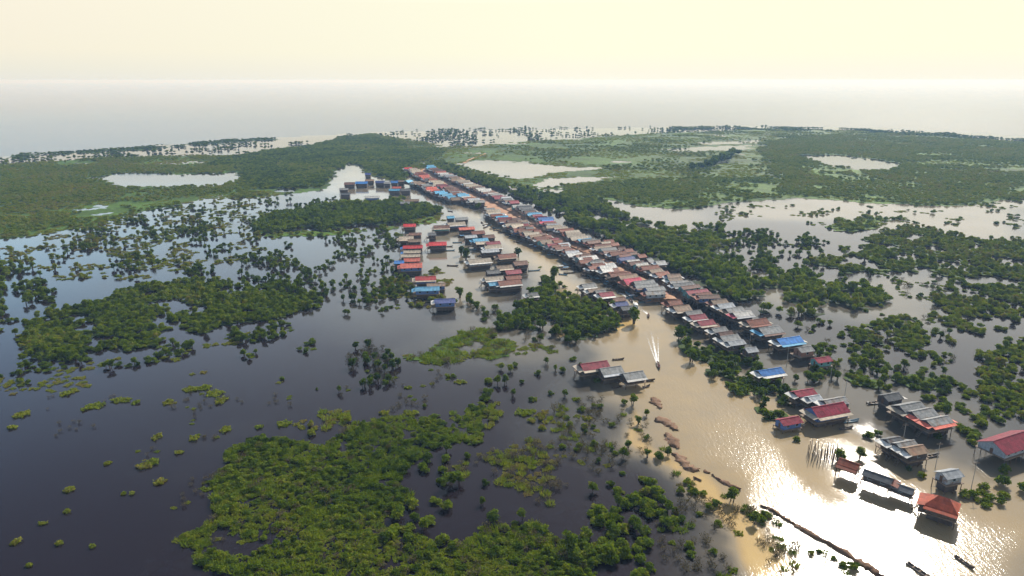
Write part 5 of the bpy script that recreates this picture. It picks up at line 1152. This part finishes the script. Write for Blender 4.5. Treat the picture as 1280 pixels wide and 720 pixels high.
MARK = [(1259,549,'the large crimson hall'),(1179,635,'the orange red roofed house'),(1187,595,'the pale silver tall hut'),(1125,560,'the three joined huts'),(1150,515,'the double grey house'),(1171,527,'the coral edged roof'),(1034,512,'the big crimson and cream house'),(986,526,'the crimson hut with blue walls'),
 (962,465,'the blue roof in the bank trees'),(985,425,'the sky blue roof'),(1027,450,'the teal walled hut'),(1030,562,'the bare posts'),(915,627,'the tall mud bank tree'),(1066,710,'the near end of the mud bank'),(850,575,'the mud heaps'),(791,470,'the lone grey channel house'),(745,458,'the crimson mud shore house'),
 (757,368,'the crimson grove hut'),(693,350,'the head of the grove'),(792,405,'the channel corner tree'),(574,604,'the tall forked tree'),(603,630,'the thin tree with fallen branches'),(470,455,'the dead grove'),(556,377,'the deep blue roof'),(514,331,'the big coral roof'),(547,304,'the lone bright red roof'),
 (570,436,'the olive mat'),(255,490,'the bright mat in the dark flood'),(137,505,'the long curved mat in the dark flood'),(628,480,'the twin trees'),(693,515,'the bare grey brown tree'),(865,613,'the olive knoll'),(898,412,'the grey roof with white porch tip'),(1120,418,'the round scrub island'),(220,655,'the leftmost tip of the leafy scrub'),(330,548,'the top left corner of the leafy scrub'),(745,705,'the bottom bush clump'),(480,668,'the lower notch of the scrub'),(1240,625,'the low hedge by the orange roof'),(180,400,'the heart of the left scrub'),(20,470,'the left end of the flood'),(330,460,'the fringe bushes of the left scrub'),(300,690,'the bottom left of the leafy scrub'),(400,640,'the heart of the leafy scrub'),(620,700,'the bottom middle of the leafy scrub')]
def side_word(px, py, q):
    dx, dy = px - q[0], py - q[1]
    if abs(dx) > abs(dy) * 1.2: return 'right of' if dx > 0 else 'left of'
    return 'below' if dy > 0 else 'beyond'
COUNT = {}
def label_plant(i):
    if i < solo_n: return SL[i]
    best = min(MARK, key=lambda q: (q[0] - px[i]) ** 2 + ((q[1] - py[i]) * 1.4) ** 2)
    t = P[i, 6]; k = int(P[i, 0]); s = P[i, 3]
    tone = 'dark' if t < .3 else ('mid green' if t < .5 else ('bright green' if t < .68 else 'yellow green'))
    sz = {1: ('slender', 'tall', 'broad crowned'), 0: ('small', 'rounded', 'large')}[k][0 if s < 1.7 else (1 if s < 2.3 else 2)]
    key = '%s %s %s %s %s' % (sz, tone, KN[k], side_word(px[i], py[i], best), best[2])
    return key
LAB = {}
for i in TREES + BUSHES: LAB.setdefault(label_plant(i), []).append(i)
for key, ids in LAB.items():
    if len(ids) > 1:
        q = min(MARK, key=lambda m: 0 if key.endswith(m[2]) else 1); q = next(m for m in MARK if key.endswith(m[2]))
        ids.sort(key=lambda i: (px[i] - q[0]) ** 2 + (py[i] - q[1]) ** 2)
def plant_label(i):
    for_key = label_plant(i); ids = LAB[for_key]
    if len(ids) == 1: return for_key
    k = ids.index(i); q = next(m for m in MARK if for_key.endswith(m[2]))
    return ('nearest ' if k == 0 else ORD[k] + ' nearest ') + for_key
def plant_group(i): return None if P[i, 7] < 0 else {0: 'bushes ', 1: 'trees '}[int(P[i, 0])] + REG[int(P[i, 7])][9]
for n_, i in enumerate(TREES):
    r_ = P[i, 3]; e = empty('tree', (P[i, 1], P[i, 2], 0), P[i, 5]); tag(e, plant_label(i), 'tree', plant_group(i)); v = random.randrange(len(TREECROWN))
    a = link('trunk', TREETRUNK[v], e); b = link('crown', TREECROWN[v], e); b['tint'] = float(P[i, 6])
    for o in (a, b): o.scale = (r_, r_, P[i, 4])
for n_, i in enumerate(BUSHES):
    o = link('bush', random.choice(BUSH), None, (P[i, 1], P[i, 2], -.02)); o.scale = (P[i, 3], P[i, 3], P[i, 4]); o.rotation_euler = (0, 0, P[i, 5]); o['tint'] = float(P[i, 6])
    tag(o, plant_label(i), 'bush', plant_group(i))
for i in solo_dry:
    o = link('bare_tree', DR[0], None, (P[i, 1], P[i, 2], 0)); o.scale = (P[i, 3], P[i, 3], P[i, 4] * 1.9); o['tint'] = .5; tag(o, SL[i], 'tree')
# countable floating mats in the open dark flood
MATS = [(255,485,11,4),(268,492,14,5),(276,502,8,6),(240,487,12,4),(120,507,14,5),(150,501,16,4),(108,511,6,4),(170,504,6,3),(83,493,9,3.5),(209,504,7,4),(181,583,14,6),(192,578,10,5),(200,603,10,5),(87,612,8,4.5),(134,580,5,3),(165,618,4,2),(154,618,3,1.5),(20,678,7,4.5),(75,680,5,2.5),(116,684,4,2),(197,546,6,5),(28,519,12,5),(15,535,7,2.5),(36,708,5,1.2),
        (282,537,8,5),(429,522,11,7),(355,531,11,5),(325,534,6,3),(393,536,5,2.5),(575,478,10,2.5),(510,485,6,2),(668,500,5,3),(720,500,6,3),(735,523,9,4),(480,517,8,4),(515,517,14,4),(655,517,14,6),(590,518,9,4),(243,548,7,4),(225,566,7,2.5),(84,640,5,1.5),(53,655,7,2)]
MN = {}
for (mx, my, rx, ry) in MATS:
    p = ground(mx, my); s = FPX / project(p[0], p[1])[2]; rw = max(.7, rx / s); ang = math.atan2(CAMZ, np.hypot(*p)); rd = max(.7, ry / s / math.sin(ang))
    n = int(min(900, 60 + 22 * rw * rd)); a = RNG.uniform(0, 6.283, n); rr = np.sqrt(RNG.uniform(0, 1, n)) * (.72 + .28 * np.sin(a * 3 + mx) * np.cos(a * 2 + my))
    hgt = RNG.uniform(.03, .4, n) * (1 + .8 * (vnoise(rr * np.cos(a) * 2 + mx, rr * np.sin(a) * 2, 3) > .5))
    c = np.stack([rr * np.cos(a) * rw, rr * np.sin(a) * rd, hgt], 1); nn = RNG.normal(size=(n, 3)) * .6 + [0, 0, 1]; nn /= np.linalg.norm(nn, axis=1)[:, None]
    o = link('floating_mat', quadmesh('floating_mat', leaf_quads(c, nn, .34), [M['leaf']], RNG.uniform(.2, .9, n)), None, (p[0], p[1], 0)); o['tint'] = float(RNG.uniform(.62, .78))
    q = min(MARK, key=lambda m: (m[0] - mx) ** 2 + (m[1] - my) ** 2)
    key = '%s yellow green floating mat %s %s' % ('tiny' if rx < 6 else ('small' if rx < 10 else 'broad'), side_word(mx, my, q), q[2]); k = MN.get(key, 0); MN[key] = k + 1
    tag(o, key if k == 0 else 'another ' * 0 + ORD[k] + ' ' + key, 'water plants', 'floating plant mats in the dark flood')
# the rest: stuff
rest = keep & ~taken
for k, nm in ((2, 'forest'), (0, 'scrub_vegetation'), (1, 'distant_woods'), (3, 'floating_vegetation'), (4, 'drowned_undergrowth'), (5, 'reed_grass')):
    q = P[rest & (P[:, 0] == k)]
    z = np.full(len(q), -.02) if k != 3 else np.full(len(q), .05)
    zs = q[:, 4] * np.where(k == 3, .9, 1.0)
    scatter(nm, KN[k], np.stack([q[:, 1], q[:, 2], z, q[:, 3], zs, q[:, 5], q[:, 6]], 1))
print('PLANTS', len(P), [int((P[:, 0] == k).sum()) for k in range(6)], 'houses', len(HOUSES), 'objects', len(bpy.data.objects))
